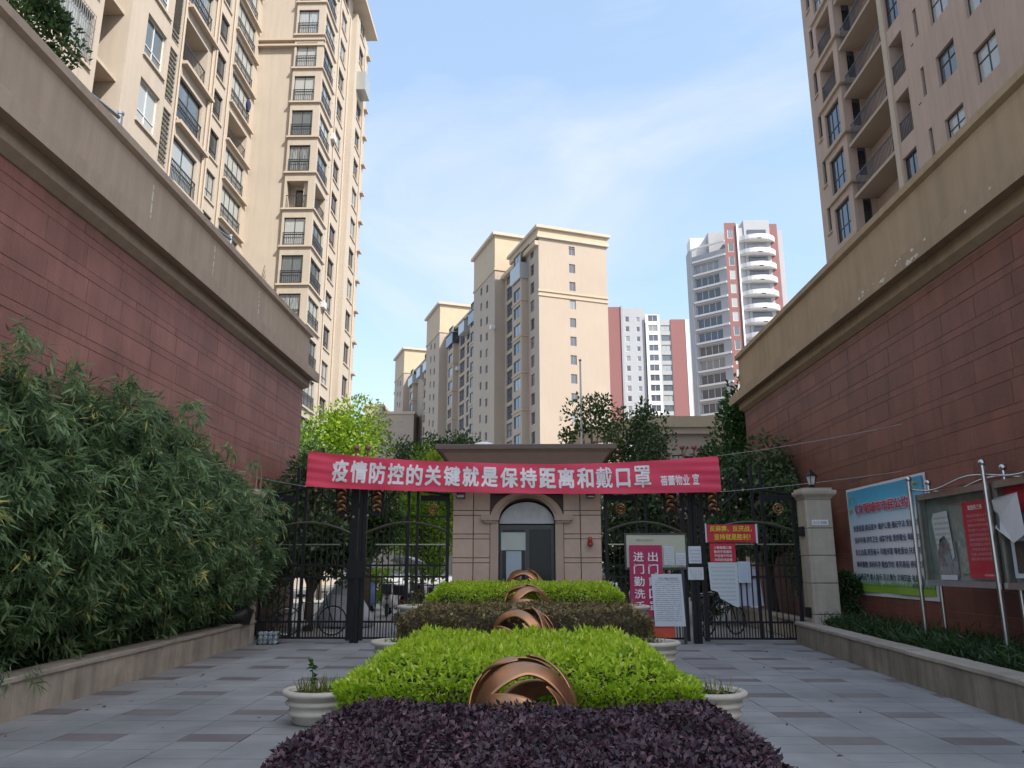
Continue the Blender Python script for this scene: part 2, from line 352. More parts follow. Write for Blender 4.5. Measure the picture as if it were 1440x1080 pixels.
# ------------------------------------------------------------------ facades and windows
def frame_map(ox, oy, ang):
    c, q = math.cos(ang), math.sin(ang)
    return lambda x, y, z: (ox + x*c - y*q, oy + x*q + y*c, z)
class Facade:
    """local x along the wall, outward is -y; ang turns it; coordinates of its building"""
    def __init__(s, bld, ox, oy, ang, x0, x1, z0, z1, wallmat):
        s.b, s.o, s.ang, s.x0, s.x1, s.z0, s.z1, s.m = bld, (ox, oy), ang, x0, x1, z0, z1, wallmat
        s.ops = []; s.fn = frame_map(ox, oy, ang); s.back = MB(); s.trim = MB()
    def opening(s, xa, xb, za, zb, depth=0.22, back=False):
        s.ops.append((xa, xb, za, zb, depth)); 
        if back:
            d = depth
            s.back.quad((xa,d,za),(xb,d,za),(xb,d,zb),(xa,d,zb))
    def window(s, xa, xb, za, zb, nv=1, nh=1, frame='frame_dark', glass='glass', depth=0.18, sill=False, grille=False, rail=False, hole=True, transom=0.0, fw=0.05, deep=0.05):
        if hole: s.opening(xa, xb, za, zb, depth)
        w, h = round(xb-xa, 3), round(zb-za, 3)
        o = place('window', win_mesh(w, h, nv, nh, frame, transom, fw, deep), s.b, s.fn((xa+xb)/2, depth-deep if hole else -0.02-deep, za), s.ang)
        place('pane', pane_mesh(w, h, glass, deep), o)
        if sill: place('sill', sill_mesh(w, depth, s.trimmat if hasattr(s,'trimmat') else 'beige_trim', deep), o)
        if grille: place('security_grille', grille_mesh(w, h, grille, depth), o)
        if rail: place('railing', rail_mesh(w, depth), o)
        return o
    def loggia(s, xa, xb, za, zb, depth=1.2, frame='frame_dark'):
        s.opening(xa, xb, za, zb, depth, True)
        w = round(xb-xa, 3)
        o = place('balcony_railing', rail_mesh(w, 0.0, 1.0), s.b, s.fn((xa+xb)/2, 0.06, za), s.ang)
        h = (zb-za)*0.86
        d = place('balcony_door', win_mesh(round(w*0.55,3), round(h,3), 1, 0, 'frame_dark', 0, 0.05, 0.05), s.b, s.fn(xa+(xb-xa)*0.56, depth-0.06, za+0.01), s.ang)
        place('pane', pane_mesh(round(w*0.55,3), round(h,3), 'glass_dark', 0.05), d)
    def ledge(s, xa, xb, z, out=0.2, h=0.15, name='ledge', m=None):
        mb = MB().box(xa, xb, -out, 0.05, z-h, z).map(s.fn)
        return mb.local(name, m or getattr(s, 'trimmat', 'beige_trim'), s.b)
    def build(s, name='wall'):
        xs = sorted({s.x0, s.x1, *[v for o in s.ops for v in o[:2]]}); zs = sorted({s.z0, s.z1, *[v for o in s.ops for v in o[2:4]]})
        xs = [x for x in xs if s.x0-1e-6 <= x <= s.x1+1e-6]; zs = [z for z in zs if s.z0-1e-6 <= z <= s.z1+1e-6]
        X = np.array(xs); Z = np.array(zs); solid = np.ones((len(xs)-1, len(zs)-1), bool)
        xm = (X[1:]+X[:-1])/2; zm = (Z[1:]+Z[:-1])/2
        for xa, xb, za, zb, d in s.ops:
            solid[np.ix_((xm > xa) & (xm < xb), (zm > za) & (zm < zb))] = False
        mb = MB()
        for i in range(len(xs)-1):
            j = 0
            while j < len(zs)-1:
                if solid[i, j]:
                    k = j
                    while k+1 < len(zs)-1 and solid[i, k+1]: k += 1
                    mb.quad((xs[i],0,zs[j]),(xs[i+1],0,zs[j]),(xs[i+1],0,zs[k+1]),(xs[i],0,zs[k+1])); j = k+1
                else: j += 1
        for xa, xb, za, zb, d in s.ops:
            mb.quad((xa,0,za),(xb,0,za),(xb,d,za),(xa,d,za)); mb.quad((xa,0,zb),(xa,d,zb),(xb,d,zb),(xb,0,zb))
            mb.quad((xa,0,za),(xa,d,za),(xa,d,zb),(xa,0,zb)); mb.quad((xb,0,za),(xb,0,zb),(xb,d,zb),(xb,d,za))
        mb.v += [p for p in s.back.v]; off = len(mb.v)-len(s.back.v); mb.f += [tuple(a+off for a in f) for f in s.back.f]
        mb.map(s.fn)
        me = mb.mesh(name, s.m); return place(name, me, s.b)
_cache = {}
def win_mesh(w, h, nv, nh, frame, transom, fw, dp):
    k = ('w', w, h, nv, nh, frame, transom, fw, dp)
    if k not in _cache:
        mb = MB(); x = w/2
        mb.box(-x, -x+fw, 0, dp, 0, h).box(x-fw, x, 0, dp, 0, h).box(-x+fw, x-fw, 0, dp, 0, fw).box(-x+fw, x-fw, 0, dp, h-fw, h)
        t = fw*0.8
        for i in range(nv):
            c = -x + w*(i+1)/(nv+1); mb.box(c-t/2, c+t/2, 0.004, dp-0.004, fw, h-fw)
        for i in range(nh):
            c = h*(i+1)/(nh+1); mb.box(-x+fw, x-fw, 0.006, dp-0.006, c-t/2, c+t/2)
        if transom: mb.box(-x+fw, x-fw, 0.002, dp-0.002, h*transom-t/2, h*transom+t/2)
        _cache[k] = mb.mesh('window', frame)
    return _cache[k]
def pane_mesh(w, h, glass, dp):
    k = ('p', w, h, glass, dp)
    if k not in _cache:
        y = dp*0.7; mb = MB().quad((-w/2+.01,y,.01),(w/2-.01,y,.01),(w/2-.01,y,h-.01),(-w/2+.01,y,h-.01)); _cache[k] = mb.mesh('pane', glass)
    return _cache[k]
def sill_mesh(w, depth, m, dp):
    k = ('s', w, depth, m, dp)
    if k not in _cache: _cache[k] = MB().box(-w/2-.1, w/2+.1, -depth+dp-0.09, dp-0.01, -0.11, -0.003).mesh('sill', m)
    return _cache[k]
def grille_mesh(w, h, kind, depth):
    k = ('g', w, h, kind, depth)
    if k not in _cache:
        mb = MB(); n = max(3, int(w/0.13)); y = -depth-0.02
        for i in range(n+1): c = -w/2 + w*i/n; mb.box(c-.009, c+.009, y, y+.018, 0, h)
        for i in range(5): c = h*i/4; mb.box(-w/2, w/2, y-.012, y, c-.011, c+.011)
        _cache[k] = mb.mesh('security_grille', 'frame_grey')
    return _cache[k]
def rail_mesh(w, depth, hh=0.95):
    k = ('r', w, depth, hh)
    if k not in _cache:
        mb = MB(); y = -depth + (0.0 if depth == 0 else 0.02); n = max(3, int(w/0.14))
        for i in range(n+1): c = -w/2+.02 + (w-.04)*i/n; mb.box(c-.011, c+.011, y, y+.022, 0.05, hh)
        mb.box(-w/2, w/2, y-.012, y+.034, hh, hh+.05).box(-w/2, w/2, y-.006, y+.028, 0.03, 0.07)
        _cache[k] = mb.mesh('railing', 'frame_dark')
    return _cache[k]
# ================================================================== THE SETTING
struct('ground', MB().quad((-3000,-600,-0.05),(3000,-600,-0.05),(3000,3500,-0.05),(-3000,3500,-0.05)), 'ground_grey')
GATE_Y = 17.05
def kerb_x(side, y):
    return -(5.48 + (y-8.46)*0.0447) if side < 0 else 5.12 + (y-8.66)*0.0601

# forecourt paving: grey slabs with a grid of dark brown ones
fc = struct('forecourt', MB().quad((-6.2,-3,-0.035),(6.0,-3,-0.035),(6.0,17.6,-0.035),(-6.2,17.6,-0.035)), 'paver_joint')
SL, SW = 0.6, 0.325
slab_me = {k: MB().box(-SL/2+.004, SL/2-.004, -SW/2+.004, SW/2-.004, -0.03, 0).mesh('paving_slab', k) for k in ('paver_grey', 'paver_dark')}
cand = []
for r in range(-5, 30):
    y = 7.85 + r*SW
    if y > 17.3: continue
    for n in range(-16, 8):
        x = 3.0 + n*SL
        if x < kerb_x(-1, y)-0.4 or x > kerb_x(1, y)+0.4 or abs(x) < 1.15: continue
        dark = (r % 4 == 0) and (n % 2 == 0)
        vis = abs(x)/y < 0.66 and y > 6.4
        cand.append((0 if vis else 1, y, x, dark))
cand.sort(key=lambda c: (c[0], c[1]))
rest = {'paver_grey': MB(), 'paver_dark': MB()}
for i, (v, y, x, dark) in enumerate(cand):
    k = 'paver_dark' if dark else 'paver_grey'; dz = random.uniform(-.002, .002)
    if i < 300: place('paving_slab', slab_me[k], fc, (x, y, dz)); 
    else: rest[k].box(x-SL/2+.004, x+SL/2-.004, y-SW/2+.004, y+SW/2-.004, -0.03, dz)
for k in rest:
    if rest[k].v: tag(rest[k].obj('paving_slabs', k, fc), kind='stuff')
struct('compound_road', MB().quad((-7.5,17.65,-0.02),(8,17.65,-0.02),(8,60,-0.02),(-9,60,-0.02)), mat('road_pale', (0.30, 0.29, 0.27), 0.9, 0.15, 0.6, 0.2, 20))

# raised stone planters along both walls
for side in (-1, 1):
    y0, y1 = 1.0, 16.45
    p0 = Vector((kerb_x(side, y0), y0)); p1 = Vector((kerb_x(side, y1), y1)); d = (p1-p0); Ln = d.length; d.normalize()
    ang = math.atan2(d.y, d.x)
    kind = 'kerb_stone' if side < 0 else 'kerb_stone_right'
    t = thing('planter_wall', 'low beige stone planter wall with pale coping under the bamboo' if side < 0 else
              'low stained stone planter wall with coping below the poster and notice cases', 'planter', (p0.x, p0.y, 0), ang)
    # local x along the kerb, outward (road) side is local -y for the left wall (ang ~ 90deg: -y = +X)
    sgn = -1 if side < 0 else 1
    L1 = 0.95; n = int(Ln/L1)+1
    fm = MB().bbox(0.003, L1-.003, 0, 0.25, -0.034, 0.385, 0.004)
    cm = MB().bbox(0.002, L1-.002, -0.03, 0.30, 0.385, 0.45, 0.012)
    if side > 0:
        fm.map(lambda x, y, z: (x, -y, z)); cm.map(lambda x, y, z: (x, -y, z))
    def fix(mb, nm, m):
        me = mb.mesh(nm, m); bm = bmesh.new(); bm.from_mesh(me); bmesh.ops.recalc_face_normals(bm, faces=bm.faces); bm.to_mesh(me); bm.free(); return me
    fme, cme = fix(fm, 'facing_stone', kind), fix(cm, 'coping_stone', 'coping')
    for i in range(n):
        place('facing_stone', fme, t, (i*L1, random.uniform(-.003, .003), 0)); place('coping_stone', cme, t, (i*L1 + 0.02, random.uniform(-.004, .004), random.uniform(-.003, .003)))
    xw = -6.55 if side < 0 else 7.05
    so = MB().quad((p0.x+side*0.2, y0, .36), (xw, y0, .36), (xw, y1+5, .36), (kerb_x(side, y1+5)+side*0.2, y1+5, .36))
    struct('planter_soil', so, 'soil')
# the same planter goes on behind the right gate
t = thing('planter_wall', 'low beige planter wall running on behind the gate, beside the bicycles', 'planter', (6.0, 17.5, 0))
for i in range(7):
    MB().box(6.0, 6.25, 17.5+i*.9+.003, 17.5+(i+1)*.9-.003, 0, .385).obj('facing_stone', 'kerb_stone', t)
    MB().box(5.97, 6.3, 17.5+i*.9+.003, 17.5+(i+1)*.9-.003, .385, .45).obj('coping_stone', 'coping', t)

def btop0(y): return float(np.interp(y, [3, 6, 8.2, 9.5, 11.3, 12.8, 14.1, 15.5, 16.6, 16.7], [3.7, 4.0, 4.15, 3.9, 4.35, 4.2, 3.85, 3.6, 3.2, 0]))
# the two red-tiled podium walls with their deep fascia
def podium(side, wall, fasc, lip, yend, zl, fmat, tmat, label, capn):
    s = side
    t = thing('podium_building', label, 'building', (s*wall, yend, 0))
    y0 = 2.4
    MB().box(*sorted((s*(wall+.007), s*(wall+7.5))), y0, yend, -0.04, 8.1).obj('wall', 'mortar', t)
    prof = [(wall+1.2, 8.28), (fasc-.09, 8.28), (fasc-.09, 8.15), (fasc, 8.10), (fasc, zl+.48), (fasc-.03, zl+.42), (lip, zl+.27), (lip, zl), (wall-.16, zl+.05), (wall-.16, zl-.17), (wall-.03, zl-.26), (wall+.5, zl-.26), (wall+.5, 8.0)]
    split = 4
    capp = [(wall+1.2, 8.28), (fasc-.09, 8.28), (fasc-.09, 8.15), (fasc-.002, 8.115), (wall+1.2, 8.115)]
    facp = [(wall+.5, 8.11)] + [(fasc, 8.11)] + prof[4:8] + [(wall-.15, zl+.05), (wall+.5, zl+.05)]
    trp = [(wall+.49, zl+.045), (wall-.16, zl+.045), (wall-.16, zl-.17), (wall-.03, zl-.26), (wall+.49, zl-.26)]
    for nm, pp, e, m in (('parapet_cap', capp, .13, fmat), ('fascia', facp, 0, fmat), ('cornice_trim', trp, -.1, fmat)):
        mb = MB(); rings = []
        ys = [y0] + [yend-.002]
        for y in ys: rings.append([(s*a, y + ((fasc-a if nm != 'cornice_trim' else wall-a) if y > 0 else 0)*0.9, z) for a, z in pp])
        for r in rings[1]: pass
        rings[1] = [(s*a, yend + max(-.2, min(.32, (fasc-a)))*1.0 - (0.02 if nm == 'cornice_trim' else 0), z) for a, z in pp]
        mb.ring_strip(rings).obj(nm, m, t)
    # tiles: tall and short courses alternating; the 300 that show largest are parts, the rest one joined part
    ang = R(90) if side < 0 else R(-90); tc_ = {}; tl = []
    z = 0.36; k = 0; top = zl-.262
    while z < top-.03:
        h = 0.365 if k % 2 == 0 else 0.135
        h = min(h, top-z); Lt = 0.98 if k % 2 == 0 else 1.46
        y = 3.0 + (k*0.43) % Lt - Lt
        while y < yend-.01:
            a, b = max(y, 2.6), min(y+Lt, yend)
            if b-a > .06:
                seen = b > 7.6 and (z > btop0((a+b)/2)-.2 if side < 0 else z > .5)
                tl.append((0 if seen else 1, -(b-a)*h/((a+b)/2)**2, a, b, z, h))
            y += Lt
        z += h; k += 1
    tl.sort(); rest = MB()
    for i, (_, _, a, b, z, h) in enumerate(tl):
        pr_ = random.uniform(0, .005)
        if i < 300:
            key = (round(b-a, 3), round(h, 3))
            if key not in tc_: tc_[key] = MB().bbox(-key[0]/2+.003, key[0]/2-.003, 0, 0.018, .003, key[1]-.003, .003).mesh('wall_tile', tmat)
            o = place('wall_tile', tc_[key], t, (-s*pr_, (a+b)/2-yend, z), ang); o.rotation_euler = (random.gauss(0, .003), 0, ang+random.gauss(0, .002))
        else:
            c_, q_ = math.cos(ang), math.sin(ang); m2 = MB().bbox(-(b-a)/2+.003, (b-a)/2-.003, 0, .018, .003, h-.003, .003)
            o_ = len(rest.v); rest.v += [(x*c_-y*q_-s*pr_, x*q_+y*c_+(a+b)/2-yend, zz+z) for x, y, zz in m2.v]; rest.f += [tuple(j+o_ for j in f) for f in m2.f]
    if rest.v: tag(place('wall_tiles', rest.mesh('wall_tiles', tmat), t), kind='stuff')
    return t
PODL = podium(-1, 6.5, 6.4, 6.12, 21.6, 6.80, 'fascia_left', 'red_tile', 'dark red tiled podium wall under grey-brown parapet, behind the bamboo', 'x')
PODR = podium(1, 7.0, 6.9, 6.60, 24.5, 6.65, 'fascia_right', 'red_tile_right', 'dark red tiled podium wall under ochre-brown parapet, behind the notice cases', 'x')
# white lime drips down the left fascia
def drip(pod, side, x, y, z0, z1, w=0.012):
    mb = MB(); z = z1
    while z > z0:
        q = random.uniform(.08, .22); a = max(z0, z-q)
        ww = w*random.uniform(.5, 1.3); mb.box(*sorted((side*(x-.003), side*(x+.002))), y-ww, y+ww, a, z-.02); z = a - random.uniform(.0, .05)
        y += random.uniform(-.006, .006)
    mb.obj('lime_drip', 'lime_drip', pod)
for y, a, b in ((11.95, 7.35, 7.98), (14.6, 7.3, 8.0), (17.3, 7.3, 8.02)): drip(PODL, -1, 6.4, y, a, b, .024)
for i in range(20):   # flaking lime stains on the right lip and in the corner below it
    y = random.gauss(13.4, 1.5); z = random.uniform(6.69, 6.88); w = random.uniform(.015, .06)*(1.8 if i % 7 == 0 else 1); n = 9
    poly = [(y + w*random.uniform(.5, 1.6)*math.cos(a), z + w*.8*random.uniform(.3, 1.2)*math.sin(a)) for a in [2*math.pi*k/n for k in range(n)]]
    MB().ring_strip([[(x, py, max(6.66, min(6.91, pz))) for py, pz in poly] for x in (6.598, 6.602)]).obj('flaked_patch', 'lime_drip', PODR)

# ================================================================== BUILDINGS
def solid(b, x0, x1, y0, y1, z0, z1, m, name='block'):
    o = worldloc(b)
    return MB().box(x0, x1, y0, y1, z0, z1).local(name, m, b)

# ---- left block: two wings facing the street (+X)
FH = 3.0
b1 = thing('apartment_block', 'beige apartment block above the left podium with loggias and louvred strip', 'building', (-15.7, 30, 0))
H1 = 52
def left_facade(x, y0, y1, z0=7.9): return Facade(b1, x+15.7, -30, R(90), y0, y1, z0, H1, 'beige')
fa = left_facade(-15.7, 10, 33.5)
floors = [i*FH for i in range(4, 14)]
for i, f in enumerate(floors):
    fa.window(21.95, 23.9, f+1.0, f+3.05, 2, 0, 'frame_grey', 'glass_curtain', sill=True, grille='a', transom=.3)
    fa.window(18.3, 19.8, f+1.1, f+3.0, 1, 0, 'frame_grey', 'glass_curtain', sill=True, transom=.3)
    fa.window(27.35, 29.0, f+1.1, f+3.05, 1, 0, 'frame_white', 'glass_curtain', sill=True, transom=.32)
    if i in (4, 7): fa.loggia(30.5, 32.95, f+.15, f+2.35)
    else: fa.window(30.5, 32.95, f+.15, f+2.3, 1, 0, 'frame_dark', 'glass_curtain', sill=True, rail=True, transom=.42)
    fa.ledge(30.45, 33.55, f+.02, .28, .16)
    # louvred strip for the air-conditioners
    fa.opening(29.35, 30.1, f+.35, f+2.98, .35, True)
    sl = MB()
    for k in range(22):
        z = f+.42 + k*.116; sl.box(29.36, 30.09, .02, .10, z, z+.018)
    sl.box(29.35, 29.385, .0, .1, f+.35, f+2.98).box(30.065, 30.1, .0, .1, f+.35, f+2.98)
    sl.map(lambda x, y, z: (x, y + (0.05 if int(z*8.6) % 2 else 0), z)).map(fa.fn); sl.local('louvre_panel', 'louvre', b1)
fa.opening(24.35, 26.1, 8.5, H1-1, 2.4, True)
for i, f in enumerate(floors):       # slabs with a bracket in the recess
    MB().box(24.36, 26.09, .25, 2.38, f+1.9, f+2.05).map(fa.fn).local('recess_slab', 'beige_trim', b1)
fa.build()
MB().tube([(-15.62, 30.25, 8), (-15.62, 30.25, 40)], .05).map(lambda x, y, z: (x+15.7, y-30, z)).local('rain_pipe', 'beige_trim', b1)
MB().tube([(-15.62, 33.35, 8), (-15.62, 33.35, 50)], .06).map(lambda x, y, z: (x+15.7, y-30, z)).local('rain_pipe', 'beige_trim', b1)
fb = left_facade(-21.2, 33.5, 53.0)
for i in range(3, 16):
    f = i*FH
    fb.window(45.85, 47.4, f+1.3, f+3.3, 1, 0, 'frame_dark', 'glass', sill=True, transom=.35)
    if i in (10,): fb.loggia(48.6, 52.1, f+1.1, f+3.35-.1, 1.1)
    else: fb.window(48.6, 52.1, f+1.08, f+3.5, 3, 0, 'frame_dark', 'glass_curtain', sill=False, rail=True, transom=.45)
    fb.ledge(48.4, 52.75, f+.98, .24, .14)
fb.build()
MB().tube([(-21.1, 47.9, 8), (-21.1, 47.9, 50)], .06).map(lambda x, y, z: (x+15.7, y-30, z)).local('rain_pipe', 'beige_trim', b1)
MB().tube([(-21.1, 45.6, 8), (-21.1, 45.6, 50)], .06).map(lambda x, y, z: (x+15.7, y-30, z)).local('rain_pipe', 'beige_trim', b1)
# return between the wings, near end, back and roof
rb = MB()
rb.quad((-5.5,3.5,7.9),(0,3.5,7.9),(0,3.5,H1),(-5.5,3.5,H1))
rb.quad((0,-20,7.9),(-14,-20,7.9),(-14,-20,H1),(0,-20,H1)).quad((-14,-20,7.9),(-14,23,7.9),(-14,23,H1),(-14,-20,H1))
rb.quad((0,-20,H1),(0,3.5,H1),(-14,3.5,H1),(-14,-20,H1)).quad((-5.5,3.5,H1),(-5.5,23,H1),(-14,23,H1),(-14,3.5,H1))
rb.local('side_wall', 'beige', b1)
# clothes on a rail outside one bay
g = MB()
g.tube([(0,0,0),(.0,.0,-.02),(0,.9,.0)], .012, 5)
cl = thing('laundry', 'dark blue garment hanging outside an upper bay window of the left block', 'clothing', (-20.72, 50.6, 35.4))
MB().tube([(-21.2,50.7,35.4),(-20.6,50.7,35.45)], .012, 5).obj('drying_rail', 'steel_dull', cl)
gm = MB()
rings = []
for i in range(9):
    z = 35.42 - i*.12; w = .30 + .18*math.sin(i*.5); 
    rings.append([(-20.75+.10*math.sin(k*1.7+i*.4)*.4 + (.09 if k < 5 else -.05), 50.7 + w*(k/4-.5 if k < 5 else (9-k)/4-.5), z) for k in range(10)])
gm.ring_strip(rings).obj('garment', 'cloth_navy', cl, smooth=True)

# ---- second left tower: front to the camera, side to the street
b2 = thing('apartment_tower', 'tall beige tower with stacked corner bay windows behind the left block', 'building', (-16, 53, 0))
H2 = 54.3
ff = Facade(b2, 0, 0, 0, -5.2, -2.3, 0, H2, 'beige'); ff.build()
fbay = Facade(b2, 0, -.25, 0, -2.3, 0, 0, H2, 'beige')
fs = Facade(b2, 0, -.25, R(90), 0, 3.4, 0, H2, 'beige')         # side of the bay
for i in range(2, 18):
    f = i*FH + .7
    if i == 9:
        fbay.loggia(-2.12, -.5, f, f+2.2, 1.0); fs.loggia(.3, 3.1, f, f+2.2, .9)
    else:
        fbay.window(-2.12, -.5, f, f+2.2, 1, 0, 'frame_dark', 'glass_curtain', rail=True, transom=.42)
        fs.window(.3, 3.1, f, f+2.2, 2, 0, 'frame_dark', 'glass_curtain', rail=True, transom=.42)
    MB().box(-2.4, .12, -.38, .1, f-.18, f-.04).local('ledge', 'beige_trim', b2)
    MB().box(-.02, .14, -.2, 3.3, f-.178, f-.042).local('ledge', 'beige_trim', b2)
fbay.build(); fs.build()
solid(b2, -2.3, -2.29, -.25, 0, 0, H2, 'beige', 'return_wall')
for z in (41.6, 42.1): MB().box(-5.3, .1, -.33, .0, z, z+.16).local('string_course', 'beige_trim', b2)
fs2 = Facade(b2, -.6, 0, R(90), 3.15, 10.4, 0, H2, 'beige')
fs3 = Facade(b2, -.1, 0, R(90), 10.4, 15.4, 0, H2-1.2, 'beige')
for i in range(2, 18):
    f = i*FH + .7
    fs2.window(6.7, 8.7, f+.2, f+2.1, 1, 0, 'frame_dark', 'glass', sill=True, transom=.35); fs2.window(4.1, 5.1, f+.4, f+2.0, 0, 0, 'frame_dark', 'glass', sill=True)
    fs3.window(11.7, 13.6, f+.2, f+2.1, 1, 0, 'frame_dark', 'glass', sill=True)
    if i % 5 == 2: place('air_conditioner', _cache.setdefault('acm', MB().box(-.4,.4,-.3,0,0,.55).mesh('air_conditioner','ac_white')), b2, (fs2.fn(5.75, 0, f+.1)), R(90))
    MB().box(14.6, 15.5, -.3, .05, f-.15, f).map(fs3.fn).local('ledge', 'beige_trim', b2)
fs2.build(); fs3.build()
solid(b2, -.6, -.1, 10.38, 10.4, 0, H2-1.2, 'beige', 'return_wall')
for y in (6.2, 9.6, 14.0): MB().tube([(-.52 if y < 10 else -.02, y, 0), (-.52 if y < 10 else -.02, y, 52)], .07).local('rain_pipe', 'beige_trim', b2)
MB().quad((-.1,15.4,0),(-14,15.4,0),(-14,15.4,H2-1.2),(-.1,15.4,H2-1.2)).quad((-5.2,0,H2),(0,0,H2),(0,15.4,H2),(-5.2,15.4,H2)).local('back_wall', 'beige', b2)
MB().box(-5.6, .7, -.7, 15.9, H2-.02, H2+.35).local('roof_eave', 'beige_trim', b2)
MB().box(-.1, .75, 11.2, 13.2, 45.5, 47.4).local('enclosed_balcony', 'glass', b2)

# ---- right tower (facing -X), in its own shade
HR = 49.0
br = thing('apartment_tower', 'brown-beige tower above the right podium with stacked recessed balconies', 'building', (18, 30, 0))
RF = 3.08
def right_facade(x, ya, yb, z0=0): 
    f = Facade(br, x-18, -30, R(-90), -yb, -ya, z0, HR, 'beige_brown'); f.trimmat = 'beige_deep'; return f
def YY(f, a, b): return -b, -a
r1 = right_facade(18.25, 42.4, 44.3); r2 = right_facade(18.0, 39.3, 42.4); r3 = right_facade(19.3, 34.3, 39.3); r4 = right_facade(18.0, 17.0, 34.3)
fr_ret = Facade(br, 0, 9.3, 0, 0, 1.3, 0, HR, 'beige_brown')        # return of the bay, facing the camera
for k in range(-4, 6):
    z = 31.62 + k*RF
    r1.window(-43.5, -42.7, z+1.75, z+3.6-.2, 1, 0, 'frame_dark', 'glass', sill=True)
    if k in (0, -1): r2.loggia(-41.9, -39.85, z+.3, z+2.5, 1.1)
    else: r2.window(-41.9, -39.85, z+.3, z+2.5, 2, 0, 'frame_dark', 'glass', transom=.38)
    fr_ret.window(.5, 1.0, z+.3, z+2.55, 0, 0, 'frame_dark', 'glass_dark', transom=.4)
    r2.ledge(-42.35, -39.0, z, .16, .18)
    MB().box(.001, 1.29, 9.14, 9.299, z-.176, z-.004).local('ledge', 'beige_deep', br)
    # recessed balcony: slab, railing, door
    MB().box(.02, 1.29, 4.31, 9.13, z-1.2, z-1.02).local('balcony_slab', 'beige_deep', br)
    place('balcony_railing', rail_mesh(4.5, 0.0, 1.0), br, (.08, 6.6, z-1.02), R(-90))
    r3.window(-37.0, -35.0, z-1.0, z+1.1, 1, 0, 'frame_dark', 'glass_dark')
    if k in (-1, 0, 2): r4.loggia(-33.75, -32.45, 24.42+(k+0)*RF, 26.65+(k+0)*RF, 1.2)
    else: r4.window(-33.75, -32.45, 24.42+k*RF, 26.65+k*RF, 1, 0, 'frame_dark', 'glass', transom=.45)
    r4.window(-31.3, -31.02, 22.2+k*RF, 23.65+k*RF, 0, 0, 'frame_dark', 'glass_dark')
    r4.window(-30.02, -28.6, 21.8+k*RF, 23.3+k*RF, 1, 0, 'frame_dark', 'glass_curtain', transom=.62)
    r4.window(-27.5, -26.0, 20.18+k*RF, 21.68+k*RF, 1, 0, 'frame_dark', 'glass_curtain', transom=.62)
    for ya in (22.5, 18.5): r4.window(-ya-1.5, -ya, 20.18+k*RF, 21.68+k*RF, 1, 0, 'frame_dark', 'glass_curtain', transom=.62)
    MB().box(-.02, .12, 1.55, 1.75, 22.1+k*RF, 22.14+k*RF).local('bracket', 'void', br)
for f in (r1, r2, r3, r4): f.build()
fr_ret.build()
MB().box(-.05, .35, 3.85, 4.28, 0, HR).local('pier', 'beige', br)
MB().quad((.25,14.3,0),(14,14.3,0),(14,14.3,HR),(.25,14.3,HR)).quad((0,-13,0),(14,-13,0),(14,-13,HR),(0,-13,HR)).quad((14,-13,0),(14,14.3,0),(14,14.3,HR),(14,-13,HR)).quad((0,-13,HR),(0,14.3,HR),(14,14.3,HR),(14,-13,HR)).quad((0,-13,0),(0,14.3,0),(14,14.3,0),(14,-13,0)).local('side_wall', 'beige_brown', br)
MB().quad((0,12.4,0),(.25,12.4,0),(.25,12.4,HR),(0,12.4,HR)).quad((0,4.3,0),(1.3,4.3,0),(1.3,4.3,HR),(0,4.3,HR)).local('return_wall', 'beige_brown', br)
# unseen tower block added on the sun side; it keeps the forecourt in shade
dS = Vector((SUN_AZ.x, SUN_AZ.y)); pS = Vector((-SUN_AZ.y, SUN_AZ.x)); oS = dS*51 + pS*-1.5
shade_tower = thing('apartment_tower', 'tall beige-brown block added out of view to shade the forecourt', 'building', (oS.x, oS.y, 0), math.atan2(pS.y, pS.x))
solid(shade_tower, 0, 26, -16, 0, 0, 90, 'beige_brown', 'wall'); solid(shade_tower, -.4, 26.4, -16.4, .4, 90, 90.6, 'beige_trim', 'roof_eave'); solid(shade_tower, 9, 17, -12, -4, 90.6, 95, 'beige_trim', 'lift_tower')
for i in range(29): solid(shade_tower, 3, 23, 0, 1.2, 3+i*3, 3.9+i*3, 'beige_trim', 'balcony')

# ---- the long beige building in the middle, turned 20 degrees
AM = R(20.6)
bm_ = thing('apartment_building', 'long beige apartment building with three stair towers and a blank sunlit end wall', 'building', (1.77, 109, 0), AM)
HM = 50.2
mf = Facade(bm_, 0, 0, 0, 0, 11.4, 0, HM, 'beige_far')
for i in range(17):
    z = .9 + i*2.9
    mf.window(5.0, 6.0, z+.9-.15, z+2.2, 1, 0, 'frame_grey', 'glass_far', depth=.15, fw=.07)
mf.build()
MB().box(-.35, 11.75, -.35, 3, HM, HM+.5).local('cornice', 'beige_trim', bm_); MB().box(-.15, 11.55, -.15, 13, HM+.5, HM+1.5).local('parapet', 'ochre', bm_)
MB().box(-.55, 11.95, -.55, 13.3, HM+1.5, HM+1.95).local('roof_eave', 'beige_trim', bm_)
for z in (40.9, 41.6): MB().box(-.14, 11.5, -.14, .02, z, z+.3).local('string_course', 'ochre', bm_)
ms = Facade(bm_, 0, 0, R(-90), -112, 0, 0, HM-1, 'beige_far')
def M_(a, b): return (-b, -a)
fl = [1.0+i*2.9 for i in range(4, 17)]
win_count = 0
def msw(a, b, z0, z1, **kw): ms.window(*M_(a, b), z0, z1, depth=.25, fw=.08, glass=kw.pop('glass', 'glass_far'), frame='frame_dark', **kw)
